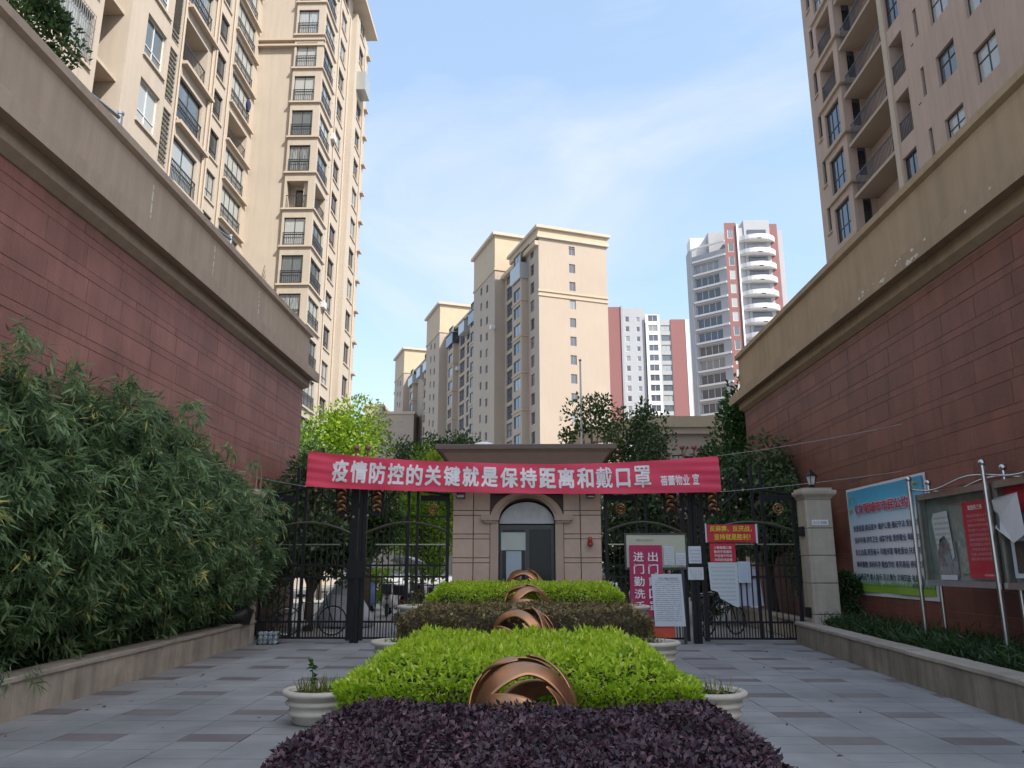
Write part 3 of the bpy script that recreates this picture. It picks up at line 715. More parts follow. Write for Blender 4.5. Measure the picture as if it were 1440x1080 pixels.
def mbay(a, b, out=1.1):
    """projecting bay with ledges and glazing on its face"""
    f = Facade(bm_, -out, 0, R(-90), -b, -a, 0, HM-2.5, 'beige_far')
    e = Facade(bm_, -out, a, 0, 0, out, 0, HM-2.5, 'beige_far')
    for i, z in enumerate(fl):
        f.window(-b+.5, -a-.6, z+.55, z+2.4, 1, 0, 'frame_dark', 'glass_far', depth=.2, fw=.08)
    for z in fl[::2]: MB().box(-out-.15, .05, a-.15, b+.15, z, z+.22).local('ledge', 'ochre', bm_)
    f.build(); e.build()
    MB().quad((-out,b,0),(0,b,0),(0,b,HM-2.5),(-out,b,HM-2.5)).quad((-out,a,HM-2.5),(0,a,HM-2.5),(0,b,HM-2.5),(-out,b,HM-2.5)).local('bay_wall', 'beige_far', bm_)
for i, z in enumerate(fl):
    msw(2.0, 3.5, z+.5, z+2.3, nv=0)
    msw(10.0, 10.9, z+.8, z+2.2, nv=0); msw(12.0, 14.8, z+.2, z+2.5, nv=1)
mbay(4.6, 8.7)
for u, S in enumerate((15.8, 54.0, 92.0)):
    # stair tower standing proud, taller than the roof
    ts = Facade(bm_, -1.8, 0, R(-90), -(S+12.4), -S, 0, 57.3, 'beige_far')
    for i, z in enumerate(fl + [fl[-1]+2.9, fl[-1]+5.8]):
        if z > 55: continue
        ts.window(-(S+4.9), -(S+3.7), z+.6, z+2.0, 0, 0, 'frame_grey', 'glass_far', depth=.2)
        ts.window(-(S+8.3), -(S+7.2), z+1.3, z+2.7, 0, 0, 'frame_grey', 'glass_far', depth=.2)
    ts.build('stair_tower')
    MB().quad((-1.8,S,0),(6,S,0),(6,S,57.3),(-1.8,S,57.3)).quad((-1.8,S+12.4,0),(6,S+12.4,0),(6,S+12.4,57.3),(-1.8,S+12.4,57.3)).local('stair_tower_wall', 'beige_far', bm_)
    MB().box(-1.95, 6.2, S-.15, S+12.55, 50.6, 51).local('string_course', 'ochre', bm_)
    MB().box(-1.83, 6.03, S-.03, S+12.43, 51, 56.8).local('tower_top', 'ochre', bm_)
    MB().box(-2.35, 6.5, S-.5, S+12.9, 57.0, 57.5).local('roof_eave', 'beige_trim', bm_)
    if u < 2:
        mbay(S+13.2, S+16.6, 1.3); mbay(S+29.2, S+33.4, 1.1)
        for i, z in enumerate(fl):
            msw(S+18.2, S+19.2, z+.8, z+2.2, nv=0); msw(S+20.4, S+23.0, z+.2, z+2.5, nv=0)
            if u == 0: msw(S+24.5, S+28.0, z+.2, z+2.5, nv=1)
            if u == 0: msw(S+35.6, S+37.8, z+.3, z+2.5, nv=0)
        # enclosed roof-terrace glazing
        for a, b in ((S+12.9, S+17.2), (S+20, S+24), (S+28.6, S+33.8)):
            MB().box(-1.5, .1, a, b, HM-4.4, HM-2.2).local('glazed_terrace', 'glass', bm_)
            MB().box(-1.65, .1, a-.1, b+.1, HM-2.2, HM-2.0).local('terrace_roof', 'frame_grey', bm_)
ms.build()
MB().box(-1.45, .1, 4.4, 8.9, HM-5.0, HM-2.4).local('glazed_terrace', 'glass', bm_)
for a in (15.2, 28.8, 44): MB().box(-2.6 if a < 20 else -.6, -1.9 if a < 20 else 0, a, a+.9, 40, 40.7).local('air_conditioner', 'ac_white', bm_)
MB().box(.02, 11.4, .02, 112, HM-1, HM-.98).local('roof', 'beige_trim', bm_)
MB().box(-.6, .1, 0, 112, HM-1.2, HM-.5).local('roof_eave', 'ochre', bm_)
MB().quad((11.4,0,0),(11.4,112,0),(11.4,112,HM),(11.4,0,HM)).quad((0,112,0),(11.4,112,0),(11.4,112,HM),(0,112,HM)).local('back_wall', 'beige_far', bm_)

# ---- far towers
f1 = thing('apartment_tower', 'distant red and grey slab tower with a white framed window column', 'building', (24, 214, 0))
def fx(x): return x-24
solid(f1, fx(18), fx(27.4), 0, 14, 0, 75.0, 'far_red', 'red_wall')
g1 = Facade(f1, 0, 0, 0, fx(27.6), fx(34.0), 0, 74.6, 'far_grey'); g2 = Facade(f1, 0, -.8, 0, fx(34.2), fx(38.2), 0, 72.4, 'far_white'); g3 = Facade(f1, 0, -.4, 0, fx(38.2), fx(41.4), 0, 70.8, 'far_grey')
for i in range(6, 24):
    z = 2.0+i*2.95
    g1.window(fx(28.4), fx(29.6), z+.5, z+2.2, 0, 0, 'frame_white', 'glass_far', depth=.15, fw=.12)
    g1.window(fx(31.6), fx(32.6), z+.5, z+2.0, 0, 0, 'frame_white', 'glass_far', depth=.15, fw=.1)
    g2.window(fx(34.9), fx(37.6), z+.4, z+2.3, 1, 0, 'frame_white', 'glass_far', depth=.2, fw=.1)
    if z < 68: g3.window(fx(38.6), fx(41.2), z+.5, z+2.3, 1, 0, 'frame_grey', 'glass_curtain', depth=.2, fw=.08)
for g in (g1, g2, g3): g.build()
solid(f1, fx(27.6), fx(34.1), .8, 14, 0, 74.6, 'far_grey', 'block'); solid(f1, fx(34.2), fx(38.2), .4, 14, 0, 72.3, 'far_white', 'block'); solid(f1, fx(38.2), fx(41.4), .6, 14, 0, 70.7, 'far_grey', 'block')
solid(f1, fx(41.4), fx(45.6), -.6, 14, 0, 70.9, 'far_red', 'red_wall'); solid(f1, fx(45.6), fx(46.6), -.7, 14, 0, 70.9, 'far_white', 'white_edge')
solid(f1, fx(27.2), fx(27.7), -.3, 13, 0, 75.3, 'far_grey_dark', 'pilaster')

f2 = thing('apartment_tower', 'distant grey and white tower with curved balconies on its red corner', 'building', (33.5, 147, 0))
def gx(x): return x-33.5
FF = 2.95
# left side, angled back (faces the camera-left)
angL = math.atan2(-5.0, 7.0)
A2 = (gx(34.4), 5.0)
lg = math.hypot(6.0, 5.0)
lf = Facade(f2, A2[0], A2[1], math.atan2(-5.0, 6.0), 0, lg, 0, 64.5, 'far_grey_dark')
rf = Facade(f2, gx(40.4), 0, 0, 0, 2.4, 0, 70.0, 'far_red')
for i in range(6, 23):
    z = i*FF+1.2
    if z < 62: lf.window(.6, lg-1.7, z+.3, z+2.3, 3, 0, 'frame_white', 'glass_far', depth=.5, fw=.1)
    rf.window(.6, 1.75, z+.5, z+2.5, 0, 0, 'frame_white', 'glass_curtain', depth=.1, fw=.08)
    MB().box(.35, lg-.1, -.25, .05, z-.15, z+.2).map(lf.fn).local('balcony_band', 'far_white', f2)
    # curved balcony: a white drum front round a recessed red/grey wall
    n = 15; R1 = 4.0; cx, cy = gx(46.9), 1.6; outer = []; inner = []
    for k in range(n+1):
        a = math.pi + math.pi*k/n; outer.append((cx+R1*math.cos(a), cy+R1*.85*math.sin(a))); inner.append((cx+(R1-.35)*math.cos(a), cy+(R1-.35)*.85*math.sin(a)))
    loop = outer + inner[::-1]
    MB().ring_strip([[(x, y, z-.35) for x, y in loop], [(x, y, z+.75) for x, y in loop]]).local('curved_balcony', 'far_white', f2)
    full = outer
    MB().ring_strip([[(x, y, z-.34) for x, y in full], [(x, y, z-.12) for x, y in full]]).local('balcony_slab', 'far_white', f2)
    MB().box(cx-1.9, cx+1.9, -.12, .0, z+.76, z+2.3).local('balcony_glazing', 'glass_far', f2)
lf.build(); rf.build()
solid(f2, gx(42.8), gx(43.1), -.35, 2, 0, 69.6, 'far_white', 'white_fin')
solid(f2, gx(42.8), gx(44.4), .25, 8, 0, 69.0, 'far_grey', 'grey_wall'); solid(f2, gx(44.4), gx(49.6), 0.0, 8, 0, 70.6, 'far_grey', 'grey_wall'); solid(f2, gx(49.6), gx(51.2), .2, 8, 0, 69.8, 'far_red', 'red_wall')
solid(f2, gx(51.0), gx(52.3), .6, 9, 0, 68.6, 'far_grey', 'grey_wall')
solid(f2, gx(34.3), gx(35.6), 4.9, 9, 0, 66.5, 'far_grey', 'grey_wall'); solid(f2, gx(34.6), gx(39.6), 5.6, 9, 64, 69.2, 'far_white', 'roof_block'); solid(f2, gx(38), gx(43), 3.6, 14, 0, 69.6, 'far_grey', 'grey_wall')

f3 = thing('apartment_tower', 'far dark tower glimpsed between the red slab and the curved-balcony tower', 'building', (47, 215, 0))
q = Facade(f3, 0, 0, 0, 0, 6, 0, 52, 'far_grey_dark')
for i in range(10, 17):
    z = i*2.95
    q.window(.5, 2.4, z+.6, z+2.2, 0, 0, 'frame_white', 'glass_far', depth=.2, fw=.1); q.window(3.2, 5.4, z+.6, z+2.2, 0, 0, 'frame_white', 'glass_far', depth=.2, fw=.1)
q.build(); solid(f3, 0.02, 6, .6, 10, 0, 51.8, 'far_grey_dark', 'block'); solid(f3, -1.6, 0, .1, 8, 0, 50.6, 'far_red', 'red_wall'); solid(f3, 1, 4, 1, 5, 52, 54, 'far_white', 'roof_block')
f4 = thing('apartment_building', 'far small beige building with stepped roof beyond the left tower', 'building', (-39, 180, 0))
solid(f4, 0, 4.2, 0, 10, 0, 38.6, 'ochre', 'block'); solid(f4, 3.0, 12, -1, 10, 0, 36.6, 'beige_far', 'block')
MB().box(-.3, 4.5, -.3, 10.3, 38.6, 39.2).local('roof_eave', 'beige_trim', f4); MB().box(2.7, 12.3, -1.3, 10.3, 36.6, 37.2).local('roof_eave', 'beige_trim', f4)
for i in range(3):
    for x in (4.2, 6.6, 9):
        w = place('window', win_mesh(1.1, 1.4, 1, 0, 'frame_grey', 0, .08, .05), f4, (x, -1.03, 27.5+i*2.95)); place('pane', pane_mesh(1.1, 1.4, 'glass_far', .05), w)
# low beige building beyond the gate
lb = thing('low_building', 'two-storey beige building with heavy cornice behind the trees right of the gatehouse', 'building', (6.9, 45, 0))
l1 = Facade(lb, 0, 0, 0, -.3, 3.6, 0, 9.1, 'beige_far'); l1.window(1.55, 2.35, 6.4, 7.9, 1, 0, 'frame_dark', 'glass_dark', sill=True); l1.window(1.55, 2.35, 2.4, 4.2, 1, 0, 'frame_dark', 'glass_dark', sill=True); l1.build()
l2 = Facade(lb, -.3, 0, R(-90)-R(38), -6, 0, 0, 9.1, 'beige_far'); l2.build()
l3 = Facade(lb, 3.6, 0, R(62), 0, 8, 0, 9.1, 'beige_far'); l3.build()
MB().box(-.6, 4.0, -.35, 4, 9.1, 9.45).local('cornice', 'beige_trim', lb); MB().box(-.8, 4.2, -.6, 4, 9.45, 10.1).local('parapet', 'ochre', lb)
MB().box(-.6, .0, 0, 6.0, 9.1, 10.1).rotz(R(38)*-0+0.66, (-.3, 0)).local('parapet', 'ochre', lb)
MB().box(3.5, 10, 1.5, 9, 0, 10.2).local('rear_block', 'ochre', lb)
# ================================================================== TEXT
def text_mesh(s):
    cu = bpy.data.curves.new('txt', 'FONT'); cu.body = s; cu.size = 1.0; cu.resolution_u = 2
    o = bpy.data.objects.new('txt', cu); tcol.objects.link(o)
    return o
tcol = bpy.data.collections.new('text_tmp'); scene.collection.children.link(tcol)
QUEUE = []
def lettering(parent, s, box, fn, m, bold=0.03, name='lettering'):
    """s is fitted in box = (x0, x1, z0, z1); fn(x, z) gives the local point on the sheet. Meshed later, all in one go."""
    QUEUE.append((parent, text_mesh(s), box, fn, m, bold, name))
def flush_text():
    dg = bpy.context.evaluated_depsgraph_get()
    for parent, o, box, fn, m, bold, name in QUEUE:
        me = bpy.data.meshes.new_from_object(o.evaluated_get(dg))
        vs = [tuple(v.co) for v in me.vertices]; fs = [tuple(p.vertices) for p in me.polygons]; bpy.data.meshes.remove(me)
        if not vs: continue
        X = [v[0] for v in vs]; Y = [v[1] for v in vs]; ax, bx, ay, by = min(X)-bold, max(X)+bold, min(Y)-bold, max(Y)+bold
        sx = (box[1]-box[0])/max(1e-6, bx-ax); sy = (box[3]-box[2])/max(1e-6, by-ay)
        mb = MB(); k = 0
        offs = [(0, 0)] if bold < .012 else [(bold*c, bold*d) for c, d in ((-1, -.4), (1, .4), (.4, -1), (-.4, 1))]
        for i, (dx, dy) in enumerate(offs):
            base = len(mb.v)
            for x, y, z in vs:
                p = fn(box[0]+(x+dx-ax)*sx, box[2]+(y+dy-ay)*sy); mb.v.append((p[0], p[1]-.0006*i, p[2]))
            mb.f += [tuple(q+base for q in f) for f in fs]
        place(name, mb.mesh(name, m), parent)
    for q in QUEUE:
        cu = q[1].data; bpy.data.objects.remove(q[1]); bpy.data.curves.remove(cu)
    QUEUE.clear(); scene.collection.children.unlink(tcol); bpy.data.collections.remove(tcol)

# ================================================================== GATEHOUSE
GY = 17.0
gh = thing('gatehouse', 'brown stone gatehouse with arched doorway and flat overhanging roof', 'gatehouse', (0, GY, 0))
cxh = -0.03
def ell(a, b, z, n=20): return [(cxh + a*math.cos(math.pi*k/n), z + b*math.sin(math.pi*k/n)) for k in range(n+1)]
# wall shell with an arched opening
hw = 1.58; top = 3.72; spr = 2.50; oa, ob = 0.62, 0.50
arc = ell(oa, ob, spr)                      # right -> left
mb = MB()
front = []
for y in (0.02, 0.30):
    base = len(mb.v)
    out = [(hw, 0)] + [(hw, spr)] + [(cxh + (hw-cxh)*math.cos(math.pi*k/20)*1.0, top) for k in range(21)] + [(-hw-.06, spr), (-hw-.06, 0)]
    inn = [(cxh+oa, 0)] + [(cxh+oa, spr)] + arc + [(cxh-oa, spr), (cxh-oa, 0)]
    mb.v += [(x, y, z) for x, z in out] + [(x, y, z) for x, z in inn]
    n = len(out)
    for k in range(n-1):
        f = (base+k, base+k+1, base+n+k+1, base+n+k); mb.f.append(f if y < .1 else f[::-1])
    front.append((base, n))
(b0, n0), (b1_, _) = front
for k in range(n0-1): mb.f.append((b0+n0+k, b0+n0+k+1, b1_+n0+k+1, b1_+n0+k))
mb.local('wall', 'groove', gh)
MB().box(-hw-.06, -hw+.2, .31, 3.0, 0, top).box(hw-.2, hw, .31, 3.0, 0, top).box(-hw+.2, hw-.2, 2.8, 3.0, 0, top).local('side_wall', 'gatehouse_stone', gh)
MB().box(-hw+.2, hw-.2, .35, 2.8, -.02, .05).local('floor', 'void', gh)
MB().box(-1.2, 1.2, 2.1, 2.75, .05, 1.9).local('cupboard', 'void', gh)
# rusticated stones: tall course, thin course
cols = [(-1.64, -1.20), (-1.185, -.83)], [(1.14, 1.58), (.77, 1.125)]
smesh = {}
for side in cols:
    for xa, xb in side:
        z = 0.02; k = 0
        while z < 3.2:
            h = .40 if k % 2 == 0 else .105
            if k == 0: h = .62
            h = min(h, 3.34-z)
            key = (round(xb-xa, 3), round(h, 3))
            if key not in smesh: smesh[key] = MB().bbox(-key[0]/2, key[0]/2, 0, .05, .006, key[1]-.006, .008).mesh('stone_block', 'gatehouse_stone')
            place('stone_block', smesh[key], gh, ((xa+xb)/2, -.02 + random.uniform(-.002, .002), z)); z += h; k += 1
for xa, xb in ((-.82, -.2), (-.19, .19), (.2, .76)):       # stones above the arch
    MB().bbox(xa, xb, -.018, .04, 3.13, 3.5, .008).local('stone_block', 'gatehouse_stone', gh)
for xa, xb in ((-1.64, -.83), (.77, 1.58)): MB().bbox(xa, xb, -.018, .04, 3.35, 3.5, .008).local('stone_block', 'gatehouse_stone', gh)
# arch surround, jambs, imposts
def arch_band(a0, b0, a1, b1, z, y0, y1, nm, m, n=24):
    mb = MB(); rings = []
    for k in range(n+1):
        t = math.pi*k/n; c, q = math.cos(t), math.sin(t)
        rings.append([(cxh+a0*c, y0, z+b0*q), (cxh+a1*c, y0, z+b1*q), (cxh+a1*c, y1, z+b1*q), (cxh+a0*c, y1, z+b0*q)])
    mb.ring_strip(rings).local(nm, m, gh, smooth=False)
arch_band(.60, .485, .80, .63, spr+.05, -.09, .04, 'arch_surround', 'gatehouse_trim'); arch_band(.66, .54, .74, .585, spr+.052, -.13, -.088, 'arch_moulding', 'gatehouse_trim')
for s in (-1, 1):
    MB().box(*sorted((cxh+s*.615, cxh+s*.79)), -.06, .03, .02, spr+.05).local('jamb', 'gatehouse_trim', gh)
    MB().box(*sorted((cxh+s*.60, cxh+s*.99)), -.14, .02, spr+.05, spr+.17).box(*sorted((cxh+s*.64, cxh+s*.93)), -.10, .02, spr+.0, spr+.048).local('impost', 'gatehouse_trim', gh)
# door: dark frame, fanlight papered white, glazed leaves
dy = .12
MB().box(cxh-.60, cxh+.60, dy, dy+.07, 2.36, 2.46).box(cxh-.60, cxh-.53, dy, dy+.07, .05, 2.36).box(cxh+.53, cxh+.60, dy, dy+.07, .05, 2.36).box(cxh-.05, cxh+.05, dy, dy+.07, .05, 2.36).box(cxh-.53, cxh-.05, dy, dy+.07, .05, .2).box(cxh+.05, cxh+.53, dy, dy+.07, .05, .2).local('door_frame', 'frame_dark', gh)
fan = [(x, z) for x, z in ell(.6, .47, 2.49)]
MB().ring_strip([[(x, dy+.03, z) for x, z in fan], [(x, dy+.045, z) for x, z in fan]]).local('fanlight', mat('fan_paper', (.52, .53, .55), .5, .18, 4, .6, 6), gh)
for s, nm in ((-1, 'door_pane'), (1, 'door_pane')):
    MB().box(*sorted((cxh+s*.05, cxh+s*.53)), dy+.03, dy+.04, .2, 2.36).local(nm, 'door_glass', gh)
MB().box(cxh-.56, cxh-.03, dy-.012, dy-.006, 1.92, 2.30).map(lambda x, y, z: (x, y-.01*math.sin(x*9), z)).local('paper_sheet', mat('paper_green', (.42, .47, .44), .6, .1, 3), gh)
MB().box(cxh-.45, cxh-.12, dy-.012, dy-.006, 1.30, 1.90).local('paper_sheet', mat('paper_blue', (.33, .40, .47), .6, .06, 3), gh)
# roof: flaring cornice and slab
def rect_loft(mb, lv):
    mb.ring_strip([[(-w-.04, -d, z), (w-.04, -d, z), (w-.04, 3.0+d*.8, z), (-w-.04, 3.0+d*.8, z)] for w, d, z in lv]); return mb
rect_loft(MB(), [(1.60, .02, 3.5), (1.62, .08, 3.55), (1.62, .08, 3.72), (1.66, .12, 3.78), (1.82, .30, 4.00), (1.93, .40, 4.06)]).local('roof_cornice', 'gatehouse_trim', gh)
rect_loft(MB(), [(1.97, .44, 4.062), (1.97, .44, 4.155), (1.94, .41, 4.17)]).local('roof', 'roof_brown', gh)
# step / plinth in front
MB().box(-1.85, 1.80, -.6, .0, -.02, .5).box(-2.05, 2.0, -.75, -.58, .5, .56).local('plinth', 'pillar_stone', gh)
# flood lamps under the banner, alarm beacon
for x in (-1.46, 1.36):
    t = thing('flood_lamp', 'small black flood lamp on the gatehouse '+('above the alarm beacon' if x > 0 else 'on the side away from the beacon'), 'lamp', (x, GY-.03, 3.10), group='flood lamps on the gatehouse')
    MB().box(-.09, .09, -.20, -.06, -.08, .10).local('housing', 'black_plastic', t); MB().box(-.03, .03, -.06, .025, -.02, .04).local('bracket', 'black_plastic', t); MB().box(-.075, .075, -.207, -.2, -.065, .085).local('lens', 'glass_dark', t)
t = thing('alarm_beacon', 'small red alarm beacon mounted on the gatehouse wall right of the arch', 'alarm', (1.33, GY-.03, 2.04))
MB().lathe([(.05, .03), (.05, .13), (.035, .155), (.001, .16)], 0, -.10, 0, 14).local('beacon', 'alarm_red', t, True); MB().lathe([(.045, -.03), (.062, -.01), (.062, .03)], 0, -.10, 0, 14).local('sounder', 'red_paint', t); MB().box(-.04, .04, -.06, .02, -.02, .06).local('bracket', 'black_plastic', t)
t = thing('roof_vent', 'white domed vent on the gatehouse roof', 'vent', (-1.0, GY+.3, 4.17))
MB().lathe([(.26, 0), (.26, .06), (.2, .12), (.1, .15), (.001, .16)], 0, 0, 0, 16).local('dome', 'white_paint', t, True); MB().lathe([(.3, -.01), (.3, .02)], 0, 0, 0, 16).local('flange', 'ac_white', t)

# ================================================================== GATE PILLARS, LAMPS
for s in (-1, 1):
    X = 6.12*s
    t = thing('gate_pillar', 'beige stone gate pillar with capital, half hidden by the bamboo' if s < 0 else 'beige stone gate pillar with small white plaque and lamp on top', 'pillar', (X, 16.78, 0))
    z = 0; k = 0
    for h in (.62, .62, .56, .56, .60):
        MB().bbox(-.27, .27, -.27, .0, z+.006, z+h-.006, .012).box(-.27, .27, -.0, .27, z+.006, z+h-.006).local('stone_drum', 'pillar_stone', t); z += h
    MB().box(-.25, .25, -.25, .25, 0, z).local('core', 'groove', t)
    MB().ring_strip([[(-w, -w, q), (w, -w, q), (w, w, q), (-w, w, q)] for w, q in ((.27, 2.96), (.29, 3.0), (.36, 3.06), (.37, 3.09), (.37, 3.14), (.30, 3.16), (.30, 3.2))]).local('capital', 'pillar_stone', t)
    if s > 0:
        MB().box(-.17, .17, -.285, -.268, 2.42, 2.53).local('plaque', 'white_ink', t)
        lettering(t, '出入口 请减速', (-.14, .14, 2.445, 2.505), lambda x, z: (x, -.288, z), 'frame_dark', .01)
        MB().box(-.33, -.27, -.1, .1, .55, .75).box(-.33, -.27, -.1, .1, 2.2, 2.4).local('hinge_plate', 'iron', t)
        lp = thing('pillar_lamp', 'small black lantern with pale glass on top of the right gate pillar', 'lamp', (X, 16.78, 3.2))
        MB().lathe([(.10, 0), (.10, .03), (.05, .05), (.05, .09)], n=12).local('base', 'iron', lp); MB().lathe([(.07, .09), (.115, .27)], n=6).local('lantern_glass', 'lamp_glass', lp)
        MB().lathe([(.15, .27), (.13, .30), (.06, .36), (.02, .38), (.02, .42), (.001, .43)], n=6).local('lantern_roof', 'iron', lp)
        fr = MB()
        for k in range(6): a = k*math.pi/3; fr.tube([(.073*math.cos(a), .073*math.sin(a), .09), (.118*math.cos(a), .118*math.sin(a), .27)], .008, 4)
        fr.local('lantern_frame', 'iron', lp)
t = thing('black_mound', 'black rounded bag lying on the left planter beside the gate pillar', 'mound', (-6.02, 16.2, .36))  # plain black rounded form with a stub on top
mb = MB(); mb.ball((0, 0, .26), .34, 14, .76); mb.map(lambda x, y, z: (x*1.25+.03*math.sin(z*19+y*7), y*.9+.03*math.sin(x*13), max(0, z+.03*math.sin(x*17+y*11)))).local('mound', 'black_plastic', t, True)
MB().tube([(0.1, 0, .5), (.12, .02, .58), (.18, .03, .63)], [.05, .025, .05], 7).local('top_stub', 'black_plastic', t)

# ================================================================== IRON GATES
def gate_leaf(x_hinge, x_mid, label, nm='gate_leaf'):
    """u runs from the hinge side to the middle post"""
    w = abs(x_mid-x_hinge); sg = 1 if x_mid > x_hinge else -1
    t = thing(nm, label, 'gate', (x_hinge, GATE_Y, 0), group='black iron gate leaves')
    def U(u): return sg*u
    def B(mb, u0, u1, y0, y1, z0, z1): a, b = sorted((U(u0), U(u1))); return mb.box(a, b, y0, y1, z0, z1)
    B(MB(), 0, .07, -.035, .035, .05, 3.15).local('hinge_stile', 'iron', t); B(MB(), w-.09, w, -.035, .035, .05, 3.75).local('meeting_stile', 'iron', t)
    def arch(u): return 2.30 + .24*math.sin(math.pi*min(1, max(0, u/w)))**.9 - .05*(u/w)
    MB().tube([(U(u), -.01, arch(u)) for u in np.linspace(.05, w-.06, 16)], .032, 6).local('arch_rail', mat('iron_worn', (.06, .055, .035), .5, .3, 20), t)
    for z in (.10, .43, 1.36, 1.60): B(MB(), .07, w-.09, -.02, .02, z-.02, z+.02).local('rail', 'iron', t)
    B(MB(), .05, w-.3, -.016, .016, 2.03, 2.055).local('thin_rail', 'steel_dull', t)
    bar = {}
    n = int((w-.16)/.125)
    for i in range(1, n+1):
        u = .07 + (w-.16)*i/(n+1); h = arch(u)-.1
        k = round(h, 2)
        if k not in bar: bar[k] = MB().box(-.011, .011, -.011, .011, .10, k).mesh('bar', 'iron')
        place('bar', bar[k], t, (U(u), 0, 0))
    sb = MB()
    for i in range(1, 2*n+2): u = .07 + (w-.16)*i/(2*n+2); a = U(u); sb.box(a-.008, a+.008, -.008, .008, .12, .41)
    sb.local('lower_pickets', 'iron', t)
    for u in (.70, .90): B(MB(), u-.03, u+.03, -.028, .028, .1, 3.72).local('tall_bar', 'iron', t)
    # square panel with a gilt ring near the pillar
    B(MB(), .07, .64, -.03, .03, 2.98, 3.1).local('panel_head', 'iron', t); B(MB(), .07, .64, -.012, .012, 2.62, 2.65).local('panel_foot', 'iron', t)
    ring = MB(); c = U(.36)
    ring.tube([(c+.10*math.cos(a), -.02, 2.80+.10*math.sin(a)) for a in np.linspace(0, 2*math.pi, 17)], .022, 6); ring.tube([(c+.05*math.cos(a), -.03, 2.80+.05*math.sin(a)) for a in np.linspace(0, 2*math.pi, 13)], .018, 6)
    ring.local('gilt_rosette', 'gold_iron', t)
    # gilt leaf scroll beside the middle post
    sc = MB(); uc = w-.30
    for k in range(9):
        z = 2.72 + k*.088; o = .10 if k % 2 else -.10
        pts = [(U(uc+o*math.cos(a)*.9), -.04-.03*math.sin(2*a), z+.06*math.sin(a)+.05*(a/3)) for a in np.linspace(-.4, 3.4, 8)]
        sc.tube(pts, [.012, .026, .034, .036, .034, .028, .018, .008], 6)
    sc.local('gilt_scroll', 'gold_iron', t, True)
    B(MB(), uc-.15, uc+.15, .0, .015, 2.66, 3.6).local('scroll_backplate', 'iron', t)
    st = MB(); st2 = MB()
    for k in range(8):
        a = math.pi*(0.5 + k/7*1.0)
        for rr in (.30,):
            q = (U(uc + (rr)*math.cos(a)), -.04, 3.02 + .42*math.sin(a)*-1)
    for u, z in ((1.12, 3.42), (1.10, 3.2), (1.16, 3.0), (1.27, 2.82), (1.52, 3.45), (1.50, 3.2), (1.55, 2.98), (1.66, 2.78), (1.80, 2.66), (1.97, 2.63)):
        if u < w: st.ball((U(u), -.03, z), .034, 8)
    st.local('ball_studs', mat('stud', (.34, .25, .19), .4, .2, 14, metal=.4), t, True)
    cv = MB()
    cv.tube([(U(1.10+.02*k*k*.6), 0, 3.5-.1*k) for k in range(9)], .02, 5); cv.tube([(U(1.5+.012*k*k), 0, 3.55-.1*k) for k in range(9)], .02, 5)
    for u in (1.25, 1.4): cv.box(U(u)-.012, U(u)+.012, -.012, .012, arch(u), 3.6)
    cv.local('scroll_bars', 'iron', t)
    tp = [(U(u), 0, 3.12 + .55*(u/w)**1.6) for u in np.linspace(.06, w-.05, 10)]
    MB().tube(tp, .03, 5).local('top_rail', 'iron', t)
    return t
gate_leaf(-5.80, -3.80, 'black iron gate leaf with gilt scrolls, hinged at the bamboo-side pillar')
gate_leaf(-1.72, -3.62, 'black iron gate leaf with gilt scrolls, between the left gate post and the gatehouse')
gate_leaf(1.66, 3.40, 'black iron gate leaf behind the cream notice board, hinged at the gatehouse')
gate_leaf(5.80, 3.72, 'black iron gate leaf hung with red and white notices, hinged at the plaque pillar')
for X, lab in ((-3.71, 'black square gate post topped by two brown balls, left of the gatehouse'), (3.56, 'black square gate post with white papers taped on, right of the gatehouse')):
    t = thing('gate_post', lab, 'post', (X, GATE_Y, 0))
    MB().box(-.085, -.01, -.06, .06, -.02, 3.95).box(.01, .085, -.06, .06, -.02, 3.95).local('upright', 'iron', t)
    MB().box(-.2, .2, -.09, -.062, 1.32, 1.70).local('lock_box', 'iron', t)
    for s in (-1, 1): 
        MB().ball((s*.13, 0, 4.16), .065, 12).local('ball_finial', 'knob_red', t, True); MB().tube([(s*.06, 0, 3.9), (s*.13, 0, 4.0), (s*.13, 0, 4.13)], .025, 6).local('finial_stem', 'knob_red', t)
# narrow fixed panel of the right gate pushed forward, with hinge gap
# ================================================================== BANNER
BY = 16.45
XL, XR = -4.74, 4.06
def ban(x, z01):
    t = (x-XL)/(XR-XL); s = 4*t*(1-t)
    topz = 4.01 + (3.874-4.01)*t - .22*s; bot = 3.245 + (3.11-3.245)*t - .085*s
    e = math.exp(-((1-t)/.10)**2) + math.exp(-(t/.08)**2)*.8
    y = BY + .05*math.sin(x*1.3) + .012*math.sin(x*7.1) + e*.013*math.sin(z01*26+x*2) + .008*math.sin(z01*9+x*3)
    return (x + .02*(1-z01)*(1 if t > .5 else -1), y, bot + (topz-bot)*z01)
bn = thing('banner', 'long red banner with white Chinese slogan strung across the gate', 'banner', (0, BY, 3.5))
nx, nz = 140, 16
mb = MB(); mb.v = [tuple(Vector(ban(XL+(XR-XL)*i/nx, j/nz)) - Vector((0, BY, 3.5))) for i in range(nx+1) for j in range(nz+1)]
mb.f = [(i*(nz+1)+j, (i+1)*(nz+1)+j, (i+1)*(nz+1)+j+1, i*(nz+1)+j+1) for i in range(nx) for j in range(nz)]
place('cloth', mb.mesh('cloth', 'banner_red', True), bn)
def banpt(x, z01):
    p = ban(x, z01); return (p[0], p[1]-.012-BY, p[2]-3.5)
slog = '疫情防控的关键就是保持距离和戴口罩'
wch = (2.62+4.24)/len(slog)
